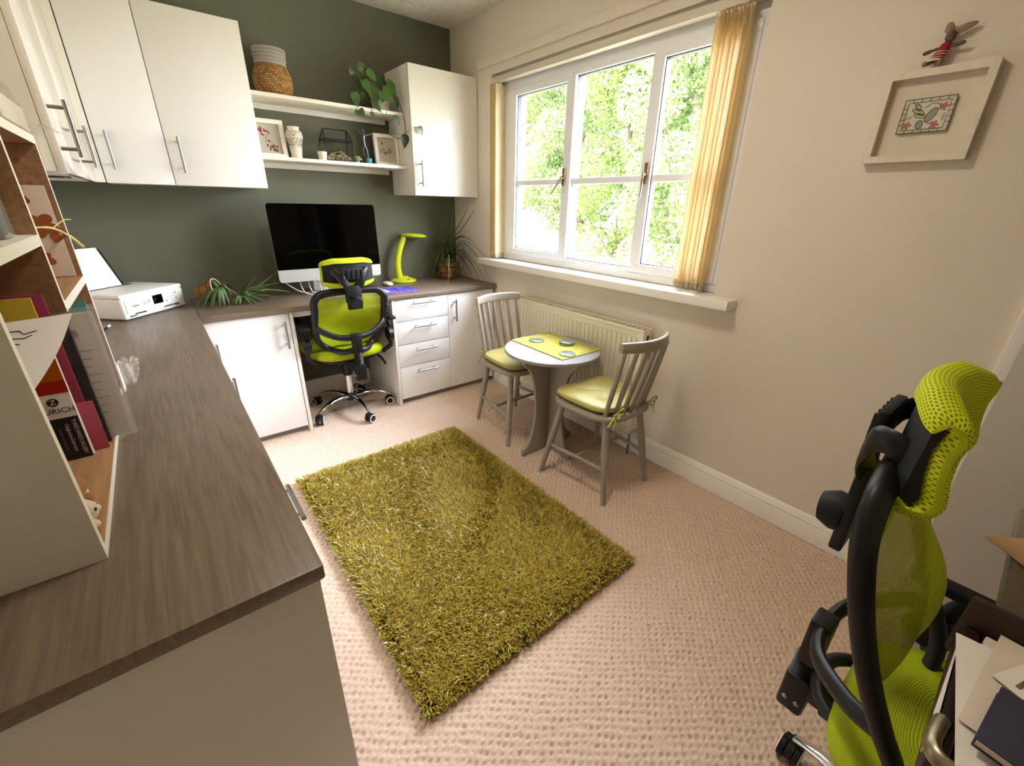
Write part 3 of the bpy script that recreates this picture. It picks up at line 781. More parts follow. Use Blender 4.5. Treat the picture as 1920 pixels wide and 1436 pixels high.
    # flip-up arms
    ay0 = ay
    for s in (-1, 1):
        ay = ay0 + (near_arm if s > 0 else 0)
        MB().tube([(s * .228, ay, az - .11), (s * .256, ay, az - .11)], [.044, .040], 24, flat=(1, 1)).build('arm_pivot', m_black, t)
        MB().tube(spline([(s * .246, ay + .005, az - .115), (s * .248, ay + .015, az - .065), (s * .248, ay + .035, az - .025), (s * .246, ay + .095, az - .008)], 5), .015, 10, flat=(.7, 1.2)).tube([(s * .20, ay + .035, .40 + sd), (s * .245, ay + .01, .44 + sd), (s * .25, ay, az - .12)], .014, 10).build('arm_bracket', m_black, t)
        MB().box(s * .246 - .023, s * .246 + .023, ay - .062, ay + .24, az - .012, az + .010, r=.009, seg=3).build('arm_pad', m_blackm, t)
    return t
oc1 = office_chair('lime mesh office chair tucked under the desk in front of the big black screen', 275, .475, .345,
    [(0, -.118), (.12, -.140), (.3, -.172), (.5, -.205), (.7, -.232), (.87, -.246), (1, -.240)], .47, .25, .03, .925, .076, .138, .735, .775, 0, .630, -.155, -.028, .0155, -.022)
oc1.location = (-1.08, -.385, 0); oc1.rotation_euler = (0, 0, math.radians(-1))
oc2 = office_chair('lime mesh office chair in the near right corner beside the leather case', 250, .40, .515,
    [(0, -.090), (.07, -.095), (.20, -.118), (.30, -.144), (.485, -.187), (.65, -.218), (.81, -.240), (.93, -.250), (1, -.254)], .29, .20, .42, .962, .096, .150, .700, .764, -.035, .560, -.125, .004, .0125, .006, .003, .030, -.022, .075)
oc2.location = (-.987, -3.23, 0); oc2.rotation_euler = (0, 0, math.radians(180))

# ------------------------------------------------------------------ little spindle-back chairs (built facing +y)
def cchair():
    t = thing('spindle_chair', 'x', 'chair', (0, 0, 0), 'grey spindle-back chairs at the round table')
    def seat(u, v):
        pass
    poly = []
    for k in range(48):
        a = 2 * PI * k / 48; c, s = math.cos(a), math.sin(a)
        x = .198 * math.copysign(abs(c) ** .55, c); y = .190 * math.copysign(abs(s) ** .6, s)
        x *= (.90 + .12 * (y + .19) / .38)
        poly.append((x, y))
    MB().prism(poly, .404, .430, r=.010, seg=3).build('seat', m_taupe, t)
    feet = {}
    for sx in (-1, 1):
        for (tx, ty, fx, fy) in ((.140, .120, .208, .186), (.118, -.125, .156, -.192)):
            a, b = Vector((sx * tx, ty, .408)), Vector((sx * fx, fy, 0.006)); feet[(sx, ty > 0)] = (a, b)
            MB().tube([a, a.lerp(b, .45), b], [.0145, .0175, .0115], 12).build('leg', m_taupe, t)
    at = lambda k, f: feet[k][0].lerp(feet[k][1], f)
    for sx in (-1, 1):
        MB().tube([at((sx, True), .60), at((sx, True), .60).lerp(at((sx, False), .60), .5), at((sx, False), .60)], [.008, .0105, .008], 10).build('stretcher', m_taupe, t)
    a = at((-1, True), .60).lerp(at((-1, False), .60), .5); b = at((1, True), .60).lerp(at((1, False), .60), .5)
    MB().tube([a, a.lerp(b, .5), b], [.008, .0105, .008], 10).build('stretcher', m_taupe, t)
    # crest rail, curved in plan
    def rail(u, v):
        x = -.157 + .314 * v; a = 2 * PI * u
        y = -.238 + .055 * (x / .165) ** 2
        sp = lambda c, p: math.copysign(abs(c) ** p, c)
        return Vector((x, y + .0105 * sp(math.cos(a), .5), .760 + (.024 - .004 * (abs(x) / .165) ** 3) * sp(math.sin(a), .5)))
    MB().surf(rail, 20, 16, cu=True, caps=True).build('crest_rail', m_taupe, t)
    for k in range(7):
        s = (k - 3) / 3
        x1 = s * .144; y1 = -.243 + .055 * (x1 / .165) ** 2
        a, b = Vector((s * .135, -.160 + .030 * s * s, .425)), Vector((x1, y1, .744))
        MB().tube([a, a.lerp(b, .4), b], [.0100, .0118, .0090], 10).build('spindle', m_taupe, t)
    return t
cc = cchair()
C1, C2 = (-.335, -1.195, 0), (-.355, -1.868, 0)
cc2 = dup(cc, C2, math.radians(-1), 'grey spindle-back chair on the near side of the round table')
cc.location = C1; cc.rotation_euler = (0, 0, PI); cc['label'] = 'grey spindle-back chair on the far side of the round table, beside the white cupboard'

def cushion():
    t = thing('seat_cushion', 'x', 'cushion', (0, 0, .431), 'olive-yellow cushions tied to the spindle chairs')
    butts = [(-.06, .05), (.06, .05), (-.06, -.06), (.06, -.06)]
    def shp(q):
        x, y, z = q
        x *= .93 + .10 * (y + .17) / .34
        if z > 0:
            for bx, by in butts: z -= .013 * math.exp(-((x - bx) ** 2 + (y - by) ** 2) / .0006)
        return Vector((x, y, z))
    MB().sell((0, .012, .453), (.178, .168, .022), .55, .5, 56, 24, shape=shp).build('pad', m_cush, t)
    ed = []
    for k in range(56):
        a = 2 * PI * k / 56; c, s = math.cos(a), math.sin(a)
        q = shp(Vector((.179 * math.copysign(abs(c) ** .5, c), .169 * math.copysign(abs(s) ** .5, s), 0))); ed.append((q.x, q.y + .012, .453))
    MB().tube(ed, .003, 6, closed=True).build('piping', m_pipe, t)
    for bx, by in butts: MB().sell((bx, by + .012, .4625), (.008, .008, .003), nu=12, nv=6).build('button', m_cush, t)
    for s in (-1, 1):
        o = Vector((s * .118, -.170, .442)); b = MB()
        for d in ((.035, -.01, .016), (-.012, -.032, .014)):
            p = spline([o, o + Vector(d) + Vector((0, 0, .010)), o + Vector(d) * 1.3, o + Vector(d) + Vector((0, 0, -.014)), o], 5); b.tube(p, .0030, 6, flat=(1.5, .6))
        for d in ((s * .028, -.020, -.055), (s * .050, -.006, -.040)):
            b.tube(spline([o, o + Vector(d) * .5 + Vector((0, -.006, .006)), o + Vector(d)], 5), .0030, 6, flat=(1.5, .6))
        b.sell(o, (.007, .007, .006), nu=10, nv=6)
        b.build('tie', m_pipe, t)
    return t
cu = cushion()
dup(cu, (C2[0], C2[1], .431), math.radians(-1), 'olive-yellow buttoned cushion tied to the near spindle chair')
cu.location = (C1[0], C1[1], .431); cu.rotation_euler = (0, 0, PI); cu['label'] = 'olive-yellow buttoned cushion on the far spindle chair by the cupboard'

# ------------------------------------------------------------------ small round table and what lies on it
TC = (-.362, -1.512)
t = thing('round_table', 'small round grey pedestal table between the two spindle chairs', 'table', (TC[0], TC[1], 0))
MB().lathe([(0, .572), (.244, .572), (.249, .574), (.250, .577), (.250, .588), (.248, .590), (0, .590)], (TC[0], TC[1], 0), 64).build('table_top', m_tabtop, t)
def fin(s):
    P = [(.003, 0), (.188, 0), (.186, .035)]
    for k in range(1, 16):
        a = PI * k / 16; P.append((.186 - .088 * math.sin(a) + .012 * k / 16, .035 + .49 * (1 - math.cos(a)) / 2))
    P += [(.196, .535), (.196, .571), (.003, .571)]
    return P
for a in (PI, -PI / 2, 0, PI / 2):
    MB().prism(fin(1), -.009, .009, M=Matrix.Translation((TC[0] + 0.0, TC[1], 0)) @ Matrix.Rotation(a, 4, 'Z') @ basis((0, 0, 0), (1, 0, 0), (0, 0, 1), (0, -1, 0)), r=.002).build('pedestal_panel', m_taupe, t)
# place mat with a stitched border
pm = thing('place_mat', 'yellow-green place mat with stitched border on the round table', 'place mat', (-.315, -1.485, .5905))
m_mat = mat('lime_yellow_cloth', '#b9b22e', 0.75, var=0.1, vscale=120, sheen=0.3)
m_mat2 = mat('darker_lime_cloth', '#8f9326', 0.8, var=0.35, vscale=160, col2='#b7b25a')
PA = -.02
A = RZ(PA, (-.315, -1.485, 0))
MB().box(-.140, .140, -.200, .200, .5906, .5945, r=.0012, M=A).build('cloth', m_mat, pm)
bd = MB()
for x0, x1, y0, y1 in ((-.134, .134, -.194, -.168), (-.134, .134, .168, .194), (-.134, -.108, -.168, .168), (.108, .134, -.168, .168)): bd.box(x0, x1, y0, y1, .5944, .5952, M=A)
bd.build('border', m_mat2, pm)
MB().box(-.141, .141, -.201, .201, .5903, .5912, M=A).build('backing', m_ink, pm)
m_coast = mat('green_edged_glass', '#b9c9b4', 0.08, trans=0.55, ior=1.45)
m_motif = mat('grey_motif_print', '#5d625f', 0.5)
def coaster(x, y, z, label, yaw=0):
    t = thing('glass_coaster', label, 'coaster', (x, y, z), 'round glass coasters on the place mat')
    MB().lathe([(0, 0), (.040, 0), (.0425, .0012), (.0425, .0038), (.041, .005), (0, .005)], (x, y, z), 36).build('disc', m_coast, t)
    m = MB(); R = RZ(yaw, (x, y, z))
    m.box(-.016, .016, -.010, .010, .0049, .0055, M=R)
    for k in range(-1, 2): m.box(-.022 + .004 * k * k, .022 - .004 * k * k, k * .012 - .0012, k * .012 + .0012, .0049, .0056, M=R)
    m.build('motif', m_motif, t)
ZC = .5955
coaster(-.352, -1.378, ZC, 'single glass coaster on the far left of the yellow place mat', .4)
for k, l in enumerate(('bottom coaster of the stack of three on the place mat', 'middle coaster of the stack of three on the place mat', 'top coaster of the stack of three on the place mat')):
    coaster(-.262 + .001 * k, -1.520, ZC + k * .0057, l, k)
coaster(-.382, -1.640, ZC, 'single glass coaster near the close corner of the yellow place mat', .9)

# ------------------------------------------------------------------ radiator
rt = thing('radiator', 'cream panel radiator under the window behind the round table', 'radiator', (-.065, -1.37, .16))
RY0, RY1, RZ0, RZ1 = -1.868, -0.868, .145, .712
n = 30; pit = (RY1 - RY0 - .06) / n
def front(u, v):
    y = RY0 + .03 + u * (n * pit); z = RZ0 + .035 + v * (RZ1 - RZ0 - .07)
    e = min(1, min(v, 1 - v) / .035)
    ph = (u * n) % 1.0
    gr = 1 if ph < .28 else 0
    return Vector((-.094 + .013 * gr * e * (.5 - .5 * math.cos(2 * PI * min(1, ph / .28))) * 1.0, y, z))
fm = MB(); fm.surf(front, n * 8, 24)
fm.box(-.094, -.086, RY0, RY0 + .031, RZ0, RZ1, r=.002).box(-.094, -.086, RY1 - .031, RY1, RZ0, RZ1, r=.002).box(-.094, -.086, RY0 + .03, RY1 - .03, RZ1 - .036, RZ1, r=.002).box(-.094, -.086, RY0 + .03, RY1 - .03, RZ0, RZ0 + .036, r=.002)
fm.box(-.085, -.045, RY0 + .01, RY1 - .01, RZ0 + .03, RZ1 - .03)
fm.build('front_panel', m_rad, rt)
tg = MB()
tg.box(-.097, -.091, RY0 - .004, RY1 + .004, RZ1 - .006, RZ1 + .012, r=.001).box(-.036, -.030, RY0 - .004, RY1 + .004, RZ1 - .006, RZ1 + .012, r=.001)
for k in range(33): 
    y = RY0 + (RY1 - RY0) * k / 32; tg.box(-.093, -.034, y - .004, y + .004, RZ1 + .002, RZ1 + .009)
tg.build('top_grille', m_rad, rt)
for y in (RY0, RY1):
    s = MB(); y0, y1 = (y - .005, y) if y == RY0 else (y, y + .005)
    s.box(-.097, -.030, y0, y1, RZ0 + .02, RZ1 + .010, r=.001); so = s.build('side_cover', m_rad, rt)
    yy = y0 - .0006 if y == RY0 else y1 + .0006
    MB().tube([(-.060, yy - .0006, RZ1 - .030), (-.060, yy + .0006, RZ1 - .030)], .012, 20).tube([(-.060, yy - .0004, RZ1 - .045), (-.060, yy + .0008, RZ1 - .045)], .010, 20).build('vent_opening', m_ink, so)
    MB().tube([(-.056, yy - .004, RZ1 - .036), (-.056, yy + .004, RZ1 - .036)], .007, 12).build('plug', m_steel, so)
MB().tube([(-.06, RY1 - .02, RZ0 + .04), (-.06, RY1 - .02, .0)], .0075, 10).sell((-.06, RY1 - .02, .10), (.016, .016, .022), nu=14, nv=8).tube([(-.06, RY0 + .02, RZ0 + .04), (-.06, RY0 + .02, .0)], .0075, 10).build('pipe', m_steel, rt)
MB().box(-.034, 0, RY0 + .2, RY0 + .24, RZ0 + .1, RZ1 - .05).box(-.034, 0, RY1 - .24, RY1 - .2, RZ0 + .1, RZ1 - .05).build('wall_bracket', m_rad, rt)

# ------------------------------------------------------------------ shaggy rug
rug = thing('shaggy_rug', 'olive-green shaggy rectangular rug in the middle of the carpet', 'rug', (-1.14, -1.705, 0))
rx0, rx1, ry0, ry1 = -1.588, -.694, -2.362, -1.040
MB().box(rx0, rx1, ry0, ry1, .0005, .009, r=.003).build('backing', mat('rug_backing', '#4d4a12', 0.95), rug)
def pile():
    rng = np.random.default_rng(11); n = 95000
    x = rng.uniform(rx0, rx1, n); y = rng.uniform(ry0, ry1, n)
    th = 2.2 * np.sin(x * 7.1 + 1.3 * np.sin(y * 5.3)) + 1.9 * np.sin(y * 6.2 + 2.1 * np.sin(x * 4.1)) + .5 * np.sin(x * 83 + 3 * np.sin(y * 61)) + .5 * np.sin(y * 77 + 3 * np.sin(x * 59)) + rng.normal(0, 1.25, n) - 1.2
    lean = np.clip(rng.normal(.72, .22, n), .15, 1.15)
    # strands at the border splay outward
    ex = np.minimum(x - rx0, rx1 - x); ey = np.minimum(y - ry0, ry1 - y)
    nx = np.where(x - rx0 < rx1 - x, -1, 1) * (ex < .02); ny = np.where(y - ry0 < ry1 - y, -1, 1) * (ey < .02)
    L = rng.uniform(.028, .050, n); wd = rng.uniform(.0012, .0026, n)
    dx = np.cos(th) + 1.1 * nx; dy = np.sin(th) + 1.1 * ny; q = np.sqrt(dx * dx + dy * dy) + 1e-6; dx /= q; dy /= q
    edge = ((nx != 0) | (ny != 0))
    L = np.where(edge, L * .75, L)
    sx, sy = -dy, dx
    tw = rng.uniform(-.6, .6, n)
    sxx = sx * np.cos(tw); syy = sy * np.cos(tw); szz = np.sin(tw)
    z0 = np.full(n, .007)
    mx = x + dx * L * .38 * np.sin(lean * .5); my = y + dy * L * .38 * np.sin(lean * .5); mz = z0 + L * .50 * np.cos(lean * .5)
    k = rng.uniform(.55, 1.0, n)
    tx = mx + dx * L * .55 * np.sin(lean * 1.25); ty = my + dy * L * .55 * np.sin(lean * 1.25); tz = np.maximum(.012, mz + L * .5 * np.cos(lean * 1.35) * k)
    V = np.empty((n, 5, 3))
    for i, (px, py, pz, s, f) in enumerate(((x, y, z0, 1, .9), (x, y, z0, -1, .9), (mx, my, mz, -1, 1.15), (mx, my, mz, 1, 1.15), (tx, ty, tz, 0, 0))):
        V[:, i, 0] = px + s * f * wd * sxx; V[:, i, 1] = py + s * f * wd * syy; V[:, i, 2] = np.maximum(pz + s * f * wd * szz, .002)
    b = np.arange(n)[:, None] * 5
    F1 = b + np.array([[0, 1, 2, 3]]); F2 = b + np.array([[3, 2, 4]])
    m = islands('olive_rug_pile', ['#86700a', '#9c8410', '#ac941a', '#c4ae38', '#8f790d'], 0.36, spec=0.6, sheen=0.1)
    o = raw('pile', V.reshape(-1, 3), [F1, F2], m, parent=rug)
    o['kind'] = 'stuff'
pile()

# ------------------------------------------------------------------ near right: desk top, leather case with papers
ds = thing('side_desk', 'dark wood-grain desk top at the right edge below the brown envelope', 'desk', (-1.2, -3.4, 0))
MB().box(-1.62, -.66, -3.75, -3.137, .722, .75, r=.003).build('desk_top', m_wtx, ds)
for x0, x1 in ((-.70, -.682), (-1.60, -1.582)): MB().box(x0, x1, -3.74, -3.50, 0, .7215).build('side_panel', m_endp, ds)
ca = thing('leather_case', 'open dark brown leather case with metal corner holding papers at the right edge', 'case', (-1.29, -3.3, .75))
m_leath = mat('brown_leather', '#2c1710', 0.42, spec=0.5, var=0.3, vscale=20, bump=0.3, bscale=260, bdist=0.001)
x0, x1, y0, y1, z0, z1 = -1.400, -1.180, -3.47, -3.1025, .7505, .800
MB().box(x0, x1, y0, y1, z0, z0 + .008, r=.002).build('case_floor', m_leath, ca)
for b, zt_ in (((x0, x1, y1 - .014, y1), z1), ((x0, x1, y0, y0 + .009), z1), ((x0, x0 + .009, y0 + .009, y1 - .014), z1)):
    MB().box(*b, z0, zt_, r=.003).build('case_wall', m_leath, ca)
MB().box(x1, x1 + .010, y0, y1 + .006, z0, .842, r=.004).build('case_flap', m_leath, ca)
MB().tube(spline([(x0 + .002, y1 - .06, z1 - .003), (x0 - .001, y1 - .016, z1 - .002), (x0 + .012, y1 - .001, z1 - .002), (x0 + .05, y1 - .003, z1 - .003)], 6), .010, 12, flat=(.7, 1)).build('corner_plate', mat('aged_nickel', '#a39a80', 0.35, metal=0.9, var=0.3, vscale=90), ca)
def sheet(name, label, cat, O, ang, w, h, m, tilt=(0, 0), th=.0008, curl=0.0, group=None):
    t = thing(name, label, cat, O, group)
    M = Matrix.Translation(O) @ Matrix.Rotation(ang, 4, 'Z') @ Matrix.Rotation(tilt[0], 4, 'X') @ Matrix.Rotation(tilt[1], 4, 'Y')
    def f(u, v): return Vector(((u - .5) * w, (v - .5) * h, curl * ((2 * u - 1) ** 2)))
    b = MB()
    b.surf(f, 8, 6, M=M); b.surf(lambda u, v: f(u, v) - Vector((0, 0, th)), 8, 6, M=M)
    return t, b.build('leaf', m, t), M
m_pap2 = mat('cream_paper', '#d8cab8', 0.8)
GP = 'loose papers in the leather case'
def corner_sheet(lab, c, e1, w, h, z, m, pr):
    """corner c, one edge along e1 (length w), the other 90 degrees clockwise (length h)"""
    a = math.atan2(e1[1], e1[0]); ex = Vector((math.cos(a), math.sin(a), 0)); ey = Vector((math.sin(a), -math.cos(a), 0))
    O = Vector((c[0], c[1], z)) + ex * w / 2 + ey * h / 2
    t, l, M = sheet('paper_sheet', lab, 'paper', O, a, w, h, m, group=GP)
    p = MB()
    for (px, py, pw, ph, pa) in pr:
        p.box(-pw / 2, pw / 2, -ph / 2, ph / 2, .0002, .0007, M=M @ Matrix.Translation((px * w, py * h, 0)) @ Matrix.Rotation(pa, 4, 'Z'))
    p.build('print', mat('faint_print', '#6a625c', 0.8), l)
corner_sheet('white sheet under the navy notebook at the near end of the leather case', (-1.394, -3.119), (1, .03), .17, .24, .8050, m_paper, [(-.1, .3, .05, .002, 0), (-.1, .26, .07, .002, 0)])
corner_sheet('white printed sheet with its corner over the far left end of the leather case', (-1.215, -3.096), (.12, -.99), .26, .20, .8085, m_paper, [(-.34, .2, .012, .02, .5), (-.3, .1, .004, .03, .2), (-.2, .05, .006, .004, 0), (-.2, .2, .03, .003, .4), (-.22, .1, .03, .003, 1.2)])
corner_sheet('cream sheet lying across the middle of the leather case', (-1.350, -3.113), (.99, -.10), .17, .22, .8120, m_pap2, [(.1, .28, .006, .006, 0), (.15, .1, .05, .003, .5), (.18, .06, .04, .003, -.6), (.12, .05, .004, .03, .3)])
corner_sheet('small folded white letter beside the navy notebook in the leather case', (-1.264, -3.128), (.906, -.42), .10, .15, .8155, m_paper, [(-.25, .40, .03, .004, .1), (.1, .2, .02, .002, .9), (.15, .1, .03, .002, .9), (0, -.1, .06, .002, 0)])
pk = MB().box(x0 + .012, x1 - .004, y0 + .012, y1 - .018, z0 + .009, .8035, r=.002).build('paper_pile', m_pap2)
tag(pk, 'thick wad of papers filling the leather case', 'papers', kind='stuff')
nb = thing('notebook', 'dark navy notebook lying on the papers in the leather case', 'notebook', (-1.341, -3.20, .8165))
A = Matrix.Translation((-1.341, -3.202, .8165)) @ Matrix.Rotation(math.radians(-6.7), 4, 'Z')
MB().box(-.042, .042, -.072, .072, .0016, .0095, M=A).build('page_block', m_pap2, nb)
MB().box(-.044, .044, -.074, .074, .0095, .0115, r=.0006, M=A).box(-.044, .044, -.074, .074, 0, .0016, r=.0005, M=A).build('cover', mat('navy_cover', '#2b2a3c', 0.6, bump=.2, bscale=500, bdist=.0005), nb)
sv = MB().prism([(-1.215, .799), (-1.365, .803), (-1.378, .772)], 3.1008, 3.1018, M=basis((0, 0, 0), (1, 0, 0), (0, 0, 1), (0, -1, 0)))
tag(sv.build('paper_sheet', m_paper), 'thin white sheet sticking out along the left side of the leather case', 'paper')
t, l, M = sheet('brown_envelope', 'brown paper envelope overhanging the desk edge at the far right', 'envelope', (-.838 - .085 * .69 + .11 * .73, -3.101 - .085 * .73 - .11 * .69, .7525), math.atan2(-.69, .73), .22, .17, mat('manila_paper', '#cfa97c', 0.8, var=.05))
MB().box(.045, .075, .055, .060, .0003, .0008, M=M).build('print', m_ink, l)
sc_ = MB().sell((-.87, -2.555, .003), (.006, .004, .003), nu=8, nv=5).build('paper_scrap', m_paper)
tag(sc_, 'tiny white scrap lying on the carpet near the rug end', 'scrap')
# ------------------------------------------------------------------ things on the desk
WT = .7505
# all-in-one computer
im = thing('computer', 'large black-screened computer with silver chin on the desk behind the lime chair', 'computer', (-1.052, -.25, WT))
sx0, sx1, sz0, sz1 = -1.354, -.752, .838, 1.262
TL = Matrix.Translation((0, -.272, 1.05)) @ Matrix.Rotation(math.radians(-2), 4, 'X') @ Matrix.Translation((0, 0, -1.05))
def rrect(x0, x1, z0, z1, r, n=6, only=None):
    P = []
    for i, (cx, cz, a0) in enumerate(((x1 - r, z0 + r, -PI / 2), (x1 - r, z1 - r, 0), (x0 + r, z1 - r, PI / 2), (x0 + r, z0 + r, PI))):
        if only is None or i in only:
            for k in range(n + 1): a = a0 + PI / 2 * k / n; P.append((cx + r * math.cos(a), cz + r * math.sin(a)))
        else: P.append([(x1, z0), (x1, z1), (x0, z1), (x0, z0)][i])
    return P
XZ = basis((0, 0, 0), (1, 0, 0), (0, 0, 1), (0, -1, 0))
hs = MB().prism(rrect(sx0, sx1, sz0, sz1, .016), -.006, 0, M=TL @ XZ)
hs.sell((-1.053, .030, 1.055), (.24, .026, .17), 1, .8, 32, 12, M=TL)
hs.build('housing', m_alu, im)
MB().prism(rrect(sx0, sx1, .908, sz1, .016, only=(1, 2)), .0002, .004, M=TL @ XZ).build('screen', m_screen, im)
MB().prism(rrect(sx0, sx1, sz0, .907, .016, only=(0, 3)), .0002, .0045, M=TL @ XZ).build('chin', m_alu, im)
ft = MB().box(-1.15, -.955, -.345, -.15, WT, WT + .006, r=.002)
ft.prism([(-.152, WT + .002), (-.165, WT + .006), (-.225, 1.02), (-.218, 1.03), (-.158, WT + .06)], -1.147, -.958, M=basis((0, 0, 0), (0, 1, 0), (0, 0, 1), (1, 0, 0)))
ft.build('stand', m_alu, im)
cb = MB()
cb.tube(spline([(-1.33, -.262, .842), (-1.27, -.24, .790), (-1.20, -.21, .757), (-1.10, -.20, .756), (-1.02, -.12, .756)], 6), .0028, 7)
cb.tube(spline([(-1.24, -.23, .845), (-1.23, -.27, .775), (-1.18, -.29, .757), (-1.13, -.27, .775), (-1.14, -.22, .84)], 6), .0028, 7)
cb.tube(spline([(-1.19, -.22, .845), (-1.18, -.25, .770), (-1.12, -.27, .757), (-1.10, -.22, .80)], 6), .0028, 7)
cb.tube(spline([(-1.105, -.24, .845), (-1.10, -.27, .79), (-1.115, -.28, .757), (-1.20, -.20, .757)], 6), .0032, 7)
tag(cb.build('cable', mat('white_cable', '#d9d5cc', 0.5)), 'looped white cables hanging below the left half of the black screen', 'cable')
KX, KY = -.065, .055
kb = thing('keyboard', 'slim white keyboard on the desk behind the lime chair', 'keyboard', (-.93 + KX, -.44 + KY, WT))
MB().box(-1.10 + KX, -.705 + KX, -.495 + KY, -.385 + KY, WT, WT + .008, r=.003).build('base', m_white, kb)
kk = MB()
for r in range(5):
    for q in range(14): kk.box(-1.094 + KX + q * .0277, -1.094 + KX + q * .0277 + .024, -.490 + KY + r * .0205, -.490 + KY + r * .0205 + .0175, WT + .0082, WT + .0098, r=.0006, seg=1)
kk.build('keys', mat('white_keys', '#f2f0ea', 0.5), kb)
mo = MB().sell((-.672, -.190, WT + .012), (.028, .050, .012), .7, .8, 24, 10)
tag(mo.build('computer_mouse', m_white), 'low white computer mouse behind the purple mouse mat', 'mouse')
# purple mouse mat
mm = bpy.data.materials.new('galaxy_print'); mm.use_nodes = True; g = N(mm); b = g.n['Principled BSDF']
tc = g.add('ShaderNodeTexCoord'); n1 = g.add('ShaderNodeTexNoise'); n1.inputs['Scale'].default_value = 16; n1.inputs['Detail'].default_value = 8; n1.inputs['Distortion'].default_value = 1.2
g.link(tc.outputs['Object'], n1.inputs['Vector']); rp = g.add('ShaderNodeValToRGB'); g.link(n1.outputs[0], rp.inputs[0])
e = rp.color_ramp.elements; e[0].position = .33; e[0].color = H('#27246b'); e[1].position = .68; e[1].color = H('#c06aa0')
k = e.new(.47); k.color = H('#4b49b0'); k = e.new(.57); k.color = H('#7a58c0'); g.link(rp.outputs[0], b.inputs['Base Color']); b.inputs['Roughness'].default_value = .5
mp_ = MB().box(-.125, .125, -.10, .10, 0, .003, r=.001, M=RZ(math.radians(-3), (-.705, -.385, WT)))
for v in []: pass
tag(mp_.build('mouse_mat', mm), 'purple and blue galaxy-print mouse mat on the desk in front of the lime lamp', 'mouse mat')
# lime lamp
lp = thing('desk_lamp', 'lime green desk lamp with flat round head on the desk', 'lamp', (-.511, -.088, WT))
MB().lathe([(0, 0), (.090, 0), (.094, .004), (.093, .011), (.070, .021), (.045, .027), (.036, .036), (0, .038)], (-.511, -.088, WT), 40).build('base', m_limepl, lp)
st = spline([(-.534, -.088, WT + .022), (-.545, -.088, WT + .08), (-.540, -.088, WT + .15), (-.520, -.088, WT + .22), (-.490, -.088, WT + .285), (-.482, -.088, WT + .305)], 6)
MB().tube(st, [.026 - .008 * i / (len(st) - 1) for i in range(len(st))], 16).build('stem', m_limepl, lp)
MB().lathe([(0, -.004), (.060, -.004), (.078, .000), (.092, .008), (.092, .013), (.078, .021), (.045, .026), (0, .027)], n=40, M=Matrix.Translation((-.405, -.088, 1.052)) @ Matrix.Rotation(math.radians(4), 4, 'Y')).build('lamp_head', m_limepl, lp)
MB().sell((-.500, -.155, WT + .021), (.010, .006, .004), nu=12, nv=6).build('switch', m_black, lp)
# ponytail palm in a woven pot
m_wick = weave('brown_woven_pot', '#a87a48', '#7f552c', 22, 9)
m_wick2 = weave('tan_seagrass', '#b98c58', '#86602f', 34, 20)
pp = thing('potted_palm', 'ponytail palm in a brown woven pot in the desk corner', 'plant', (-.150, -.128, WT))
MB().lathe([(0, 0), (.054, 0), (.059, .004), (.064, .03), (.071, .07), (.076, .108), (.078, .116), (.075, .119), (.070, .112), (.065, .09), (0, .088)], (-.150, -.128, WT), 40).build('pot', m_wick, pp)
MB().lathe([(0, .094), (.062, .090), (.066, .086)], (-.150, -.128, WT), 24).sell((-.150, -.128, WT + .11), (.030, .030, .035), nu=20, nv=10).build('bulb', mat('palm_bulb_bark', '#6d5a43', .9, bump=.6, bscale=120, bdist=.004), pp)
m_palm = islands('palm_leaf_green', ['#29321a', '#3a4622', '#4a5430', '#5c5b3c', '#323f1f'], .5)
m_palmd = islands('dry_palm_leaf', ['#8d835f', '#9a906c', '#76714e'], .7)
rng = random.Random(5)
def strap(b, P, w, n=7):
    S = spline(P, n); m = len(S)
    wd = [w * (1 - (i / (m - 1)) ** 2 * .85) for i in range(m)]
    b.tube(S, wd, 5, flat=(1, .25))
def clampp(p): return Vector((min(p[0], -.008), min(p[1], -.010), max(p[2], WT + .003)))
c0 = Vector((-.150, -.128, .885))
lf = MB()
arcs = [ # apex, tip  (relative x,y ; absolute z)
    ((.05, -.10, 1.06), (.11, -.26, .99)), ((.06, -.14, 1.03), (.13, -.33, .90)), ((.05, -.16, 1.01), (.12, -.37, .78)), ((.04, -.12, .97), (.12, -.30, .77)),
    ((.05, -.09, .96), (.11, -.22, .80)), ((.03, -.14, .95), (.08, -.30, .765)), ((-.16, -.02, 1.07), (-.42, -.06, .93)), ((-.10, -.06, .95), (-.21, -.12, .80)),
    ((-.09, -.04, .96), (-.24, -.06, .83)), ((-.08, -.09, .94), (-.19, -.17, .79)), ((-.12, -.03, .93), (-.25, -.05, .78)), ((-.06, -.10, .94), (-.15, -.20, .775)),
    ((-.07, .03, .96), (-.20, .06, .82)), ((.04, -.08, 1.12), (.09, -.16, 1.27)), ((.05, -.10, 1.10), (.13, -.17, 1.24)), ((.02, -.02, 1.1), (.03, -.05, 1.29)),
    ((-.02, .01, 1.05), (-.03, .03, 1.12)), ((.07, -.06, 1.05), (.13, -.14, 1.02)), ((.08, -.05, .98), (.13, -.12, .83)), ((.01, -.15, .93), (.03, -.30, .76)),
    ((-.04, -.05, 1.02), (-.10, -.12, 1.0)), ((.06, -.11, .99), (.13, -.24, .86))]
for a, b in arcs:
    P = [c0, c0 + Vector((a[0] * .45, a[1] * .45, (a[2] - c0.z) * .72)), Vector((c0.x + a[0], c0.y + a[1], a[2])), Vector((c0.x + (a[0] * .45 + b[0] * .55), c0.y + (a[1] * .45 + b[1] * .55), max(a[2] * .55 + b[2] * .45, 0) + .01)), Vector((c0.x + b[0], c0.y + b[1], b[2]))]
    strap(lf, [clampp(p) for p in P], .0052)
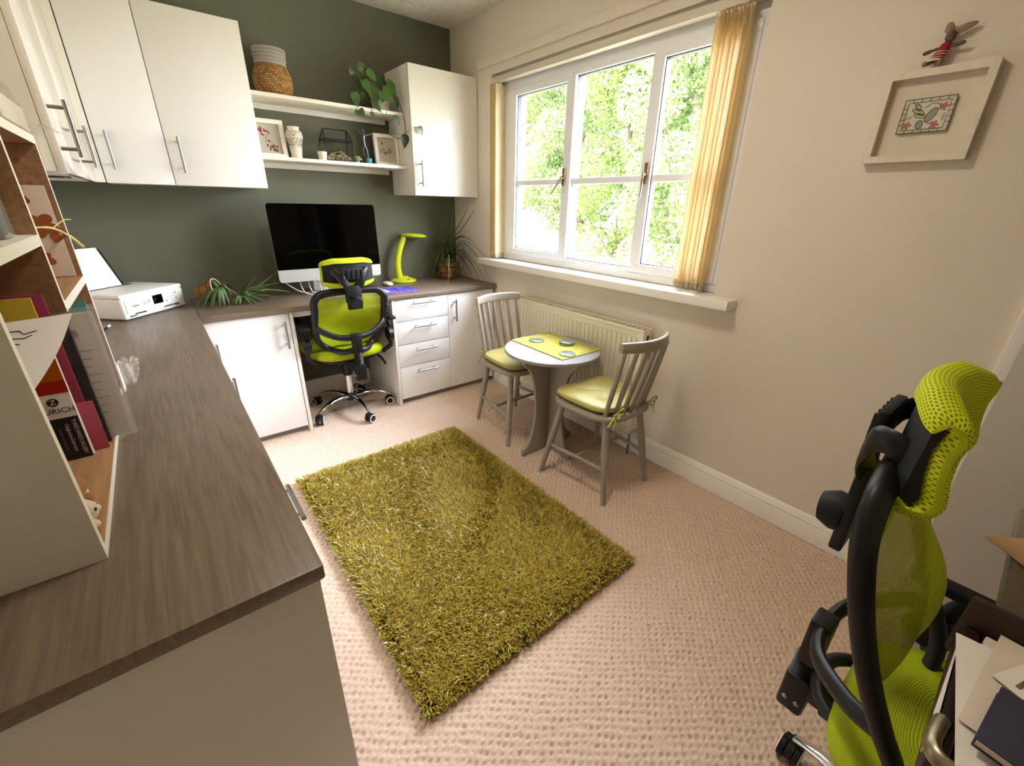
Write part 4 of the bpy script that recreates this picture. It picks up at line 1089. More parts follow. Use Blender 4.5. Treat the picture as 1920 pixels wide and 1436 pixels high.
for k in range(52):
    a = rng.uniform(0, 2 * PI); r = rng.uniform(.03, .20); hgt = rng.uniform(.0, .13); dr_ = rng.uniform(.03, .16)
    d = Vector((math.cos(a), math.sin(a), 0)) * r
    P = [c0, c0 + d * .4 + Vector((0, 0, hgt * .8)), c0 + d * .8 + Vector((0, 0, hgt)), c0 + d * 1.15 + Vector((0, 0, hgt - dr_ * .5)), c0 + d * 1.3 + Vector((0, 0, hgt - dr_))]
    strap(lf, [clampp(p) for p in P], .0038, 5)
for k in range(80):   # upright tuft
    a = rng.uniform(0, 2 * PI); r = rng.uniform(.0, .045); h_ = rng.uniform(.08, .27)
    strap(lf, [clampp(p) for p in (c0, c0 + Vector((math.cos(a) * r * .5, math.sin(a) * r * .5, h_ * .5)), c0 + Vector((math.cos(a) * r, math.sin(a) * r, h_)))], .0060, 5)
lf.build('leaves', m_palm, pp)
dl = MB()
for a, b in (((-.05, -.10, .93), (-.16, -.26, .754)), ((.02, -.13, .90), (.05, -.20, .76)), ((-.06, -.07, .90), (-.09, -.19, .80)), ((.06, -.06, .9), (.09, -.13, .80))):
    P = [c0, Vector((c0.x + a[0], c0.y + a[1], a[2])), Vector((c0.x + (a[0] + b[0]) * .55, c0.y + (a[1] + b[1]) * .55, (a[2] + b[2]) * .5)), Vector((c0.x + b[0], c0.y + b[1], b[2]))]
    strap(dl, [clampp(p) for p in P], .0030)
dl.build('dry_leaves', m_palmd, pp)
# aloe tipped over in its basket
ae = thing('potted_aloe', 'aloe plant spilling from a wicker pot lying on its side on the desk', 'plant', (-1.66, -.27, WT))
AX = Vector((.80, -.42, .30)).normalized()
Mp = Matrix.Translation((-1.742, -.225, WT + .052)) @ AX.to_track_quat('Z', 'Y').to_matrix().to_4x4()
MB().lathe([(0, 0), (.040, 0), (.046, .004), (.052, .05), (.056, .100), (.0555, .104), (.052, .102), (.048, .05), (0, .045)], n=36, M=Mp).build('pot', m_wick, ae)
MB().tube([Mp @ Vector((.055 * math.cos(a), .055 * math.sin(a), .102)) for a in np.linspace(0, 2 * PI, 28, endpoint=False)], .0032, 6, closed=True).build('rim', mat('pale_pot_rim', '#b5a58c', .7), ae)
MB().lathe([(0, .086), (.050, .084)], n=24, M=Mp).build('soil', m_soil, ae)
m_aloe = islands('aloe_leaf_green', ['#34461d', '#4a5f2b', '#5f7445', '#3f5326'], .45)
al = MB()
def aloe_leaf(P, w):
    S = spline(P, 6); m = len(S)
    al.tube(S, [1.9 * w * (1 - (i / (m - 1))) ** .7 + .0006 for i in range(m)], 8, flat=(1, .45))
h0 = Mp @ Vector((0, 0, .11))
for tip, up_, w in (((-1.775, -.325, .758), .03, .0085), ((-1.745, -.35, .756), .03, .009), ((-1.700, -.345, .756), .035, .009), ((-1.715, -.375, .755), .03, .009), ((-1.650, -.345, .757), .03, .0085), ((-1.60, -.30, .80), .035, .008), ((-1.585, -.22, .82), .03, .008), ((-1.69, -.20, .87), .02, .007), ((-1.76, -.34, .757), .035, .008), ((-1.672, -.36, .756), .035, .0085), ((-1.625, -.33, .757), .04, .008)):
    tip = Vector(tip); mid = (h0 + tip) / 2 + Vector((0, -.01, up_)); aloe_leaf([h0, mid, tip], w)
h1 = Vector((-1.56, -.285, .775))
aloe_leaf([h0, (h0 + h1) / 2 + Vector((0, 0, .02)), h1], .011)
for tip, up_, w in (((-1.305, -.285, .785), .03, .010), ((-1.36, -.29, .843), .02, .008), ((-1.345, -.24, .90), .0, .006), ((-1.465, -.26, .885), .015, .008), ((-1.395, -.305, .772), .015, .008), ((-1.455, -.335, .755), .02, .008), ((-1.60, -.335, .755), .025, .009), ((-1.62, -.33, .755), .02, .008), ((-1.58, -.345, .754), .02, .008), ((-1.50, -.36, .756), .015, .007), ((-1.42, -.22, .83), .01, .008), ((-1.50, -.22, .85), .01, .008), ((-1.36, -.33, .757), .02, .0065), ((-1.44, -.30, .80), .03, .009), ((-1.41, -.27, .81), .03, .007), ((-1.53, -.37, .755), .02, .007), ((-1.47, -.30, .835), .02, .008), ((-1.52, -.33, .79), .03, .008)):
    tip = Vector(tip); mid = h1.lerp(tip, .45) + Vector((0, 0, up_)); aloe_leaf([h1, mid, tip], w)
al.build('leaves', m_aloe, ae)
# printer
pr = thing('printer', 'white inkjet printer with small dark screen in the desk corner', 'printer', (-2.05, -.25, WT))
u_ = Vector((.696, .718, 0)); PRM = basis((-2.046, -.442, WT), u_, Vector((-u_.y, u_.x, 0)), (0, 0, 1))
PW, PD, PH = .348, .268, .116
sd_ = [(0.0, .006), (.006, 0), (PD, 0), (PD, PH - .004), (PD - .006, PH), (.010, PH), (.002, PH - .008)]
b = MB()
b.box(0, PW, 0, PD, .002, PH - .018, r=.012, seg=4, M=PRM)
b.build('body', m_white, pr)
MB().box(.0005, PW - .0005, .001, PD, PH - .020, PH, r=.007, seg=3, M=PRM).build('scanner_lid', m_white, pr)
fp = MB().box(.014, PW - .012, -.0035, .004, .030, PH - .024, r=.003, seg=3, M=PRM).build('control_panel', mat('panel_white', '#e9e6dd', .3), pr)
PF = PRM @ basis((0, -.0040, 0), (1, 0, 0), (0, 0, 1), (0, -1, 0))
MB().box(.158, .212, .046, .088, 0, .0012, r=.0004, M=PF).build('display', m_screen, fp)
m_greyp = mat('grey_print', '#77736d', .6)
text('Canon', .0135, PF @ Matrix.Translation((.062, .060, .0004)), m_ink, fp)
sy = MB()
for x, z in ((.112, .062), (.135, .064)): sy.tube([PF @ Vector((x + .0055 * math.cos(a), z + .0055 * math.sin(a), .0004)) for a in np.linspace(0, 2 * PI, 16, endpoint=False)], .0009, 5, closed=True)
sy.box(.127, .144, .074, .0755, 0, .0006, M=PF).box(.110, .113, .071, .074, 0, .0006, M=PF)
for x, z in ((.262, .066), (.262, .080), (.262, .052), (.248, .066), (.276, .066)): sy.box(x - .003, x + .003, z - .0012, z + .0012, 0, .0006, M=PF)
for x, z in ((.290, .080), (.290, .052), (.232, .050)): sy.tube([PF @ Vector((x + .0048 * math.cos(a), z + .0048 * math.sin(a), .0004)) for a in np.linspace(0, 2 * PI, 16, endpoint=False)], .0009, 5, closed=True)
sy.box(.306, .326, .040, .0415, 0, .0006, M=PF)
sy.build('symbols', m_greyp, fp)
sl_ = MB().box(.055, .105, .0225, .0265, -.002, .0035, M=PF).box(.205, .268, .0225, .0265, -.002, .0035, M=PF).box(.024, .048, .016, .0195, -.002, .0035, M=PF).box(.272, .296, .019, .027, -.002, .0035, M=PF)
sl_.build('slots', m_ink, pr)
MB().box(.105, .205, .0190, .0270, 0, .0045, r=.001, M=PF).box(.055, .106, .0165, .0205, 0, .0045, r=.001, M=PF).box(.204, .268, .0165, .0205, 0, .0045, r=.001, M=PF).build('paper_output_tray', m_white, pr)
MB().box(.02, .285, PD - .055, PD - .030, PH - .001, PH + .0012, M=PRM).build('paper_slot', m_ink, pr)
TM = PRM @ Matrix.Translation((0, PD - .040, PH - .01)) @ Matrix.Rotation(math.radians(-24), 4, 'X')
MB().box(.035, .262, .002, .006, 0, .200, r=.002, M=TM).build('paper_support', m_black, pr)
sh = MB().box(.040, .245, -.0035, .0005, 0, .205, M=TM)
tag(sh.build('paper_stack', m_paper), 'white paper standing in the rear feed of the printer', 'paper')
# pen on the desk
pn = thing('pencil', 'black pencil with white eraser leaning beside the printer', 'pencil', (-2.10, -.62, WT))
a, b_ = Vector((-2.14, -.72, WT + .006)), Vector((-2.098, -.545, WT + .012))
d = (b_ - a).normalized()
MB().tube([a, a + d * .02, b_ - d * .03], [.001, .0042, .0042], 8).build('barrel', m_black, pn)
MB().tube([b_ - d * .03, b_], .0044, 10).build('eraser', m_paper, pn)

# ------------------------------------------------------------------ things on the two shelves
bk = thing('woven_basket', 'tan seagrass basket with grey striped neck on the upper shelf', 'basket', (-1.178, -.125, ZU))
MB().lathe([(0, 0), (.070, 0), (.084, .012), (.094, .045), (.096, .075), (.090, .105), (.078, .132), (.073, .140)], (-1.178, -.125, ZU), 48).build('body', m_wick2, bk)
nk = MB()
for k in range(5):
    z = .140 + k * .0145; r = .073 + .0015 * k
    nk.lathe([(r - .006, z), (r, z + .001), (r + .003, z + .007), (r, z + .0135), (r - .006, z + .0145)], (-1.178, -.125, ZU), 48)
nk.build('striped_neck', mat('grey_rope', '#a39c92', .8, var=.15, vscale=200), bk)
MB().tube([(-1.178 + .066 * math.cos(a), -.125 + .066 * math.sin(a), ZU + .2125) for a in np.linspace(0, 2 * PI, 32, endpoint=False)], .005, 6, closed=True).build('rim', mat('dark_rim', '#4b4742', .8), bk)
# trailing pothos
po = thing('trailing_plant', 'trailing pothos in a white pot at the right end of the upper shelf', 'plant', (-.590, -.135, ZU))
MB().lathe([(0, 0), (.042, 0), (.047, .004), (.056, .085), (.059, .105), (.055, .106), (.050, .09), (0, .088)], (-.590, -.135, ZU), 36).build('pot', mat('white_ceramic_pot', '#ddd4c4', .35), po)
MB().lathe([(0, .095), (.052, .092)], (-.590, -.135, ZU), 24).build('soil', m_soil, po)
m_leafp = islands('pothos_leaf', ['#1f3310', '#2e4a16', '#3b571b', '#263c12', '#486526'], .32, transl=.04, spec=.5)
lv_ = MB()
def heart(P, tip, nrm, L):
    P, tip, nrm = Vector(P), Vector(tip).normalized(), Vector(nrm)
    sd = tip.cross(nrm).normalized(); up_ = sd.cross(tip).normalized()
    prof = [(-.08, .0), (-.10, .16), (0, .30), (.15, .38), (.35, .37), (.55, .29), (.75, .17), (.9, .06), (1.0, 0)]
    V = [P + tip * (L * 0) ]; V = []
    for t, w in prof: V.append(P + (tip * t - sd * w * .92 + up_ * (.10 * w - .18 * t * t)) * L)
    for t, w in prof: V.append(P + (tip * max(t, 0) + up_ * (-.18 * t * t)) * L)
    for t, w in prof: V.append(P + (tip * t + sd * w * .92 + up_ * (.10 * w - .18 * t * t)) * L)
    m = len(prof); F = []
    for i in range(m - 1):
        F += [(i, i + 1, m + i + 1, m + i), (m + i, m + i + 1, 2 * m + i + 1, 2 * m + i)]
    lv_.faces(V, F)
Y = -.25
for (x, z), tip, L, yy in (((-.775, 1.975), (.1, 0, -1), .062, -.20), ((-.735, 1.99), (.9, 0, -.45), .085, -.21), ((-.690, 1.970), (.8, -.2, -.7), .085, -.22), ((-.770, 1.93), (.55, -.1, -.8), .088, -.21), ((-.725, 1.915), (.35, -.3, -.9), .09, -.24),
        ((-.790, 1.845), (.25, -.1, -.95), .085, -.24), ((-.670, 1.880), (.2, -.4, -.9), .08, -.25), ((-.650, 1.860), (.8, -.3, -.4), .095, -.265), ((-.69, 1.835), (.35, -.4, -.8), .068, -.262), ((-.60, 1.90), (.1, -.3, -1), .10, -.25), ((-.57, 1.93), (.25, -.3, -.9), .095, -.24),
        ((-.585, 1.960), (.8, .1, -.5), .075, -.15), ((-.63, 1.945), (.5, -.5, -.5), .07, -.2), ((-.80, 1.755), (.7, -.1, -.6), .055, -.262), ((-.77, 1.768), (.3, -.2, -.9), .052, -.265),
        ((-.560, 1.757), (.6, -.1, -.75), .068, -.25), ((-.705, 1.76), (.0, -.1, -1), .04, -.262), ((-.512, 1.66), (-.12, -.1, -1), .088, -.275), ((-.445, 1.705), (.35, -.1, -.9), .058, -.345), ((-.545, 1.86), (.2, -.2, -1), .08, -.25),
        ((-.70, 1.945), (.3, -.2, -.9), .075, -.18), ((-.655, 1.915), (-.2, -.2, -.9), .08, -.21), ((-.62, 1.87), (-.3, -.3, -.9), .075, -.255), ((-.735, 1.865), (.5, -.2, -.8), .07, -.23), ((-.68, 1.80), (.5, -.2, -.6), .055, -.262), ((-.555, 1.90), (.5, -.2, -.8), .07, -.22), ((-.64, 1.98), (.7, -.2, -.6), .06, -.16)):
    nr = Vector((rng.uniform(-.4, .4), -1, rng.uniform(.2, .8)))
    heart((x, yy, z), tip, nr, L * .84)
lv_.build('leaves', m_leafp, po)
vn = MB()
p0 = Vector((-.59, -.135, ZU + .10))
vn.tube(spline([p0, (-.57, -.20, 1.93), (-.545, -.26, 1.86), (-.515, -.27, 1.79), (-.503, -.268, 1.72), (-.508, -.265, 1.66), (-.535, -.262, 1.640), (-.58, -.22, 1.66), (-.61, -.18, 1.71)], 6), .0024, 6)
for P in ([p0, (-.66, -.2, 1.97), (-.735, -.21, 1.99)], [p0, (-.68, -.2, 1.93), (-.77, -.21, 1.975)], [p0, (-.7, -.22, 1.88), (-.79, -.25, 1.80), (-.785, -.262, 1.76)], [p0, (-.60, -.2, 1.98), (-.58, -.15, 1.965)], [p0, (-.64, -.24, 1.86), (-.65, -.262, 1.78), (-.625, -.263, 1.755), (-.60, -.262, 1.80)], [p0, (-.67, -.24, 1.86), (-.70, -.262, 1.79), (-.705, -.262, 1.755)], [(-.508, -.265, 1.66), (-.49, -.29, 1.69), (-.445, -.345, 1.705)], [p0, (-.56, -.2, 1.95), (-.57, -.24, 1.93)], [(-.58, -.22, 1.66), (-.59, -.24, 1.71), (-.56, -.25, 1.757)]):
    vn.tube(spline(P, 6), .0016, 5)
vn.build('vines', mat('vine_stem', '#4c4a2c', .6), po)
# framed pressed flowers
def pressed_frame(label, x0, x1, z, h, y, tilt, motif, fw):
    w = x1 - x0
    t = thing('picture_frame', label, 'picture', ((x0 + x1) / 2, y, z))
    M = Matrix.Translation((x0, y, z)) @ Matrix.Rotation(tilt, 4, 'X') @ basis((0, 0, 0), (1, 0, 0), (0, 0, 1), (0, -1, 0))
    f = MB()
    f.box(0, w, 0, fw, -.012, .012, r=.001, M=M).box(0, w, h - fw, h, -.012, .012, r=.001, M=M).box(0, fw, fw, h - fw, -.012, .012, r=.001, M=M).box(w - fw, w, fw, h - fw, -.012, .012, r=.001, M=M)
    f.build('frame', m_edge, t)
    bd = MB().box(fw, w - fw, fw, h - fw, -.010, -.006, M=M).build('backing_card', mat('flower_card', '#ddd3c4', .8), t)
    for nm, cl_, pts in motif:
        b = MB()
        for (px, pz, r, el, a) in pts:
            b.sell((0, 0, 0), (r, r * el, .0006), nu=10, nv=4, M=M @ Matrix.Translation((px * w, pz * h, -.0054)) @ Matrix.Rotation(a, 4, 'Z'))
        b.build(nm, mat(nm + '_colour', cl_, .8), bd)
    MB().box(fw - .001, w - fw + .001, fw - .001, h - fw + .001, .004, .0055, M=M).build('glass', glassy('frame_glass', refl=.03, see=.96), t)
    return t
rr_ = random.Random(3)
mot1 = [('pink_petals', '#a8566a', [(.38 + rr_.uniform(-.15, .2), .68 + rr_.uniform(-.08, .08), .010, .5, rr_.uniform(0, 3)) for k in range(9)]),
        ('brown_petals', '#7a4633', [(.5 + rr_.uniform(-.15, .25), .25 + rr_.uniform(-.06, .09), .009, .5, rr_.uniform(0, 3)) for k in range(10)]),
        ('stems', '#8f7a3e', [(.42, .5, .03, .05, 1.3), (.55, .42, .03, .05, -.6), (.5, .45, .008, .8, 0)])]
pressed_frame('white framed picture of pressed pink flowers at the left end of the lower shelf', -1.322, -1.158, ZW, .192, -.105, -.14, mot1, .022)
mot2 = [('cream_petals', '#b6a06a', [(.5 + rr_.uniform(-.22, .22), .5 + rr_.uniform(-.08, .06), .011, .35, rr_.uniform(0, 3)) for k in range(14)]),
        ('brown_sprigs', '#8c5d3a', [(.5 + rr_.uniform(-.15, .15), .42 + rr_.uniform(-.08, .06), .007, .25, rr_.uniform(0, 3)) for k in range(7)]),
        ('grey_bud', '#6b6675', [(.36, .72, .010, .45, -.9)])]
pressed_frame('small white framed picture of pressed cream flowers at the right end of the lower shelf', -.650, -.492, ZW, .180, -.125, -.07, mot2, .020)
# vase
m_vase = mat('cream_glazed_ceramic', '#e3dac6', .2, coat=.4)
va = thing('vase', 'cream ceramic vase with dark brush pattern on the lower shelf', 'vase', (-1.113, -.115, ZW))
VP = [(0, 0), (.026, 0), (.029, .004), (.030, .035), (.036, .075), (.045, .110), (.046, .125), (.041, .140), (.030, .148), (.030, .158), (.034, .163), (.030, .164), (.026, .15)]
MB().lathe(VP, (-1.113, -.115, ZW), 40).build('body', m_vase, va)
def vr(z):
    for (a, b), (c, d) in zip(VP[1:], VP[2:]):
        if b <= z <= d and d > b: return a + (c - a) * (z - b) / (d - b)
    return .03
pt = MB()
def onv(az, z, off=.0006): r = vr(z) + off; return Vector((-1.113 + r * math.cos(az), -.115 + r * math.sin(az), ZW + z))
for z, q in ((.137, .0012), (.120, .0010)): pt.tube([onv(a, z) for a in np.linspace(0, 2 * PI, 36, endpoint=False)], q, 5, closed=True)
for ac in (-2.5, -1.1, .4):
    pt.tube([onv(ac + .5 * math.cos(a), .085 + .030 * math.sin(a)) for a in np.linspace(0, 2 * PI, 24, endpoint=False)], .0011, 5, closed=True)
    for k in range(4): pt.tube([onv(ac - .25 + .16 * k + .06 * math.sin(k * 3 + j), .066 + .008 * j) for j in range(6)], .0013, 5)
for ac in (-1.8, -.35, -3.1):
    for k in range(5): pt.tube([onv(ac - .12 + .1 * math.sin(k * 2.3) + .05 * j, .07 + .011 * k + .002 * j) for j in range(4)], .0015, 5)
for k in range(14): pt.tube([onv(k * .45, .124), onv(k * .45 + .2, .132), onv(k * .45 + .3, .126)], .0012, 5)
pt.build('brush_pattern', mat('dark_brush_pattern', '#4b4438', .5), va)
# small succulent pot
m_suc = islands('succulent_green', ['#2f4230', '#48603f', '#5a7350'], .5)
sp_ = thing('potted_succulent', 'tiny white pot with a dark spiky succulent on the lower shelf', 'plant', (-.988, -.170, ZW))
MB().lathe([(0, 0), (.019, 0), (.021, .002), (.026, .046), (.024, .047), (.021, .04), (0, .038)], (-.988, -.170, ZW), 28).build('pot', m_vase, sp_)
ss = MB()
for k in range(14):
    a = k * 2.4; r = .008 + .012 * (k / 14); c = Vector((-.988, -.170, ZW + .036))
    d = Vector((math.cos(a), math.sin(a), 0)) * r; ss.tube(spline([c, c + d * .9 + Vector((0, 0, .022)), c + d * 1.6 + Vector((0, 0, .056 - .0014 * k))], 4), [.0040, .0042, .0040, .0036, .0032, .0026, .0018, .0012, .0005], 6, flat=(1, .5))
ss.build('leaves', m_suc, sp_)
# geometric terrarium
te = thing('terrarium', 'black-edged house-shaped glass terrarium with pebbles on the lower shelf', 'terrarium', (-.885, -.130, ZW))
tx0, tx1, ty0, ty1 = -.968, -.808, -.180, -.080
b4 = [Vector((x, y, ZW + .003)) for x, y in ((tx0, ty0), (tx1, ty0), (tx1, ty1), (tx0, ty1))]
m4 = [Vector((x, y, ZW + .115)) for x, y in ((tx0, ty0), (tx1, ty0), (tx1, ty1), (tx0, ty1))]
r2 = [Vector((tx0 + .012, -.130, ZW + .172)), Vector((tx1 - .012, -.130, ZW + .172))]
E_ = [(b4[i], b4[(i + 1) % 4]) for i in range(4)] + [(m4[i], m4[(i + 1) % 4]) for i in range(4)] + [(b4[i], m4[i]) for i in range(4)] + [(r2[0], r2[1]), (r2[0], m4[0]), (r2[0], m4[3]), (r2[1], m4[1]), (r2[1], m4[2])]
fr_ = MB()
for a, b in E_: fr_.tube([a, b], .0030, 6)
fr_.build('frame', m_black, te)
gp = MB()
for q in ((b4[0], b4[1], m4[1], m4[0]), (b4[1], b4[2], m4[2], m4[1]), (b4[2], b4[3], m4[3], m4[2]), (b4[3], b4[0], m4[0], m4[3]), (m4[2], m4[3], r2[0], r2[1]), (m4[0], m4[3], r2[0]), (m4[1], m4[2], r2[1])):
    gp.faces(list(q), [tuple(range(len(q)))])
gp.build('panes', glassy('terrarium_glass', refl=.05, see=.93), te)
pb = MB(); rg = random.Random(9)
for k in range(260):
    x, y = rg.uniform(tx0 + .008, tx1 - .008), rg.uniform(ty0 + .008, ty1 - .008); r = rg.uniform(.004, .0075)
    pb.sell((x, y, ZW + .008 + r * .5 + rg.uniform(0, .052) * (1 - abs(x - tx0 - .08) / .09)), (r, r * .9, r * .7), nu=8, nv=5)
po_ = pb.build('pebbles', islands('pale_pebbles', ['#d8cbb4', '#bfa98a', '#e6ddcc', '#a48a6c'], .6), te); po_['kind'] = 'stuff'
tp = MB()
for k in range(16):
    a = k * 2.4; c = Vector((-.885, -.13, ZW + .03)); r = .02 + .02 * (k / 16); d = Vector((math.cos(a), math.sin(a), 0)) * r
    tp.tube(spline([c, c + d * .6 + Vector((0, 0, .03)), c + d + Vector((0, 0, .05 - .002 * k))], 4), [.003] * 5 + [.002] * 4, 5, flat=(1.6, .5))
tp.build('plant', islands('terrarium_plant', ['#5b4a33', '#6f7340', '#4b5a2e'], .7), te)
# green glass succulent ornaments
og = thing('succulent_ornament', 'pale green rosette ornament beside the terrarium on the lower shelf', 'ornament', (-.780, -.155, ZW))
ro = MB()
for ring_, n_, r, z in ((0, 7, .022, .012), (1, 6, .014, .020), (2, 4, .007, .026)):
    for k in range(n_):
        a = 2 * PI * k / n_ + ring_ * .4; ro.sell((-.780 + r * math.cos(a), -.155 + r * math.sin(a), ZW + z + .010), (.012, .008, .004), nu=12, nv=6, M=None)
ro.sell((-.780, -.155, ZW + .010), (.015, .015, .010), nu=14, nv=8)
ro.build('rosette', mat('pale_green_glaze', '#98aa7c', .3), og)
# dancing figurine
fg = thing('figurine', 'slender silver figurine with outstretched arms on a teal base on the lower shelf', 'figurine', (-.700, -.140, ZW))
m_pew = mat('pewter', '#6d6d6b', .28, metal=.9)
fx, fy = -.716, -.14
bd = MB()
bd.tube(spline([(fx + .012, fy, ZW + .030), (fx + .010, fy, ZW + .070), (fx - .002, fy, ZW + .105), (fx - .008, fy, ZW + .135), (fx - .004, fy, ZW + .158), (fx - .006, fy, ZW + .170)], 5), [.0042] * 6 + [.006] * 5 + [.009] * 5 + [.0105] * 5 + [.009] * 4 + [.005], 10)
bd.tube(spline([(fx - .004, fy, ZW + .105), (fx - .018, fy - .004, ZW + .075), (fx - .012, fy - .012, ZW + .045)], 5), [.0065] * 5 + [.0045] * 6, 8)
bd.tube(spline([(fx - .012, fy, ZW + .158), (fx - .035, fy, ZW + .175), (fx - .055, fy, ZW + .192)], 5), [.003] * 6 + [.002] * 5, 8)
bd.tube(spline([(fx + .004, fy, ZW + .158), (fx + .028, fy, ZW + .163), (fx + .050, fy, ZW + .172)], 5), [.003] * 6 + [.002] * 5, 8)
bd.sell((fx - .006, fy, ZW + .184), (.008, .008, .0105), nu=16, nv=10)
bd.build('figure', m_pew, fg)
MB().box(fx - .004, fx + .030, fy - .014, fy + .014, ZW, ZW + .036, r=.003).box(fx - .008, fx + .034, fy - .016, fy + .016, ZW, ZW + .008, r=.002).build('base', mat('teal_glaze', '#23807c', .3), fg)

# ------------------------------------------------------------------ picture and toy rabbit on the window wall
wf = thing('wall_picture', 'square whitewashed frame with a stained-glass style motif on the cream wall', 'picture', (0, -2.655, 1.42))
fy0, fy1, fz0, fz1 = -2.776, -2.535, 1.422, 1.660
FM = basis((0, fy1, fz0), (0, -1, 0), (0, 0, 1), (-1, 0, 0))     # local x along -y, y up, z into the room
w_, h_ = fy1 - fy0, fz1 - fz0; fwd = .019
m_wash = mat('whitewashed_wood', '#ded2c0', .6, var=.08, vscale=14, stretch=(1, 6, 6))
f = MB()
mit = lambda a, b, c, d: f.prism([a, b, c, d], .002, .034, M=FM)
mit((0, 0), (w_, 0), (w_ - fwd, fwd), (fwd, fwd)); mit((w_, 0), (w_, h_), (w_ - fwd, h_ - fwd), (w_ - fwd, fwd)); mit((w_, h_), (0, h_), (fwd, h_ - fwd), (w_ - fwd, h_ - fwd)); mit((0, h_), (0, 0), (fwd, fwd), (fwd, h_ - fwd))
f.build('frame', m_wash, wf)
mt_ = MB().box(fwd, w_ - fwd, fwd, h_ - fwd, .002, .006, M=FM).build('mount', mat('cream_mount', '#d6cbb6', .8), wf)
ax0, ax1, az0, az1 = .062, .176, .078, .166
ar = MB().box(ax0, ax1, az0, az1, .012, .0135, M=FM).build('panel', mat('pale_glass_panel', '#cfc8b6', .3), wf)
def patch(nm, cl_, polys):
    b = MB()
    for P in polys: b.prism([(ax0 + p[0] * (ax1 - ax0), az0 + p[1] * (az1 - az0)) for p in P], .0134, .0142, M=FM)
    b.build(nm, mat(nm + '_colour', cl_, .35), ar)
cells = []
for k in range(6): cells += [[(k / 6 + .01, .01), (k / 6 + .155, .01), (k / 6 + .155, .09), (k / 6 + .01, .09)], [(k / 6 + .01, .91), (k / 6 + .155, .91), (k / 6 + .155, .99), (k / 6 + .01, .99)]]
for k in range(4): cells += [[(.01, .11 + k * .2), (.08, .11 + k * .2), (.08, .29 + k * .2), (.01, .29 + k * .2)], [(.92, .11 + k * .2), (.99, .11 + k * .2), (.99, .29 + k * .2), (.92, .29 + k * .2)]]
patch('border_glass', '#b9b393', cells[::2]); patch('border_glass', '#c8bfb4', cells[1::2])
ell = lambda cx, cy, a, b, r: [(cx + a * math.cos(t) * math.cos(r) - b * math.sin(t) * math.sin(r), cy + a * math.cos(t) * math.sin(r) * 1.3 + b * math.sin(t) * math.cos(r) * 1.3) for t in np.linspace(0, 2 * PI, 14, endpoint=False)]
def flower(cx, cy): return [ell(cx + .055 * math.cos(a), cy + .07 * math.sin(a), .05, .028, a) for a in (0, 1.25, 2.5, 3.8, 5.0)]
patch('pink_glass', '#a9686c', flower(.17, .24) + flower(.72, .20) + flower(.80, .72))
patch('grey_glass', '#8a8d84', [ell(.60, .50, .17, .085, 1.1), ell(.42, .24, .07, .10, .1)])
for P_ in [ell(.33, .62, .15, .05, -.5), ell(.38, .50, .13, .045, -.3), ell(.30, .76, .10, .045, -.9), ell(.15, .46, .09, .035, .3), ell(.85, .42, .03, .09, 0)]: patch('sage_glass', '#a9a67c', [P_])
ld = MB()
def lead(P, r=.0007): ld.tube([FM @ Vector((ax0 + p[0] * (ax1 - ax0), az0 + p[1] * (az1 - az0), .0144)) for p in P], r, 5)
for P in ([(0, 0), (1, 0), (1, 1), (0, 1), (0, 0)], ): lead(P, .0013)
lead([(.09, .10), (.91, .10), (.91, .90), (.09, .90), (.09, .10)])
for k in range(1, 6): lead([(k / 6, 0), (k / 6, .1)]); lead([(k / 6, .9), (k / 6, 1)])
for k in range(1, 5): lead([(0, .1 + k * .16), (.09, .1 + k * .16)]); lead([(.91, .1 + k * .16), (1, .1 + k * .16)])
for c in ((.60, .50, .17, .085, 1.1), (.33, .62, .15, .05, -.5), (.38, .50, .13, .045, -.3), (.42, .24, .07, .10, .1), (.30, .76, .10, .045, -.9)):
    e_ = ell(*c); lead(e_ + [e_[0]])
lead([(q[0], q[1]) for q in [(.44, .72), (.55, .84), (.68, .82), (.76, .66)]]); lead([(.5, .34), (.62, .24), (.7, .3)]); lead([(.2, .9), (.25, .8), (.3, .82)])
ld.build('leading', mat('dark_leading', '#4b4634', .5), ar)
# toy rabbit sitting on the frame
rb = thing('toy_rabbit', 'small brown knitted rabbit toy in a red striped jumper on top of the frame', 'toy', (-.02, -2.65, 1.66))
m_fur = mat('brown_felt', '#6c5546', .95, var=.2, vscale=80, bump=.4, bscale=300, bdist=.001)
m_furl = mat('pale_brown_felt', '#8c7360', .95, bump=.4, bscale=300, bdist=.001)
ry, rz = -2.646, 1.662
bodyb = MB()
bodyb.tube(spline([(-.026, ry + .012, rz + .012), (-.024, ry + .004, rz + .030), (-.022, ry - .004, rz + .055)], 5), [.013, .0145, .0145, .014, .013, .012, .0115, .011, .010, .009, .008], 14)
bodyb.sell((-.024, ry - .007, rz + .068), (.011, .012, .014), nu=18, nv=12)
bodyb.build('body', m_fur, rb)
jm = MB()
def jf(u, v):
    a = 2 * PI * u; c = Vector((-.025 + .002 * v, ry + .010 - .014 * v, rz + .016 + .036 * v)); r = .0158 - .0035 * v
    return c + Vector((r * math.cos(a), r * math.sin(a), 0))
jm.surf(jf, 24, 10, cu=True); jo = jm.build('red_jumper', mat('red_knit', '#9a1f28', .9, bump=.5, bscale=500, bdist=.001), rb)
st_ = MB()
for v in (.15, .33, .5): st_.tube([jf(k / 24, v) + (jf(k / 24, v) - Vector((-.025 + .002 * v, ry + .010 - .014 * v, rz + .016 + .036 * v))) * .03 for k in range(24)], .0011, 5, closed=True)
st_.build('white_stripes', mat('white_knit', '#d6c8bd', .9), jo)
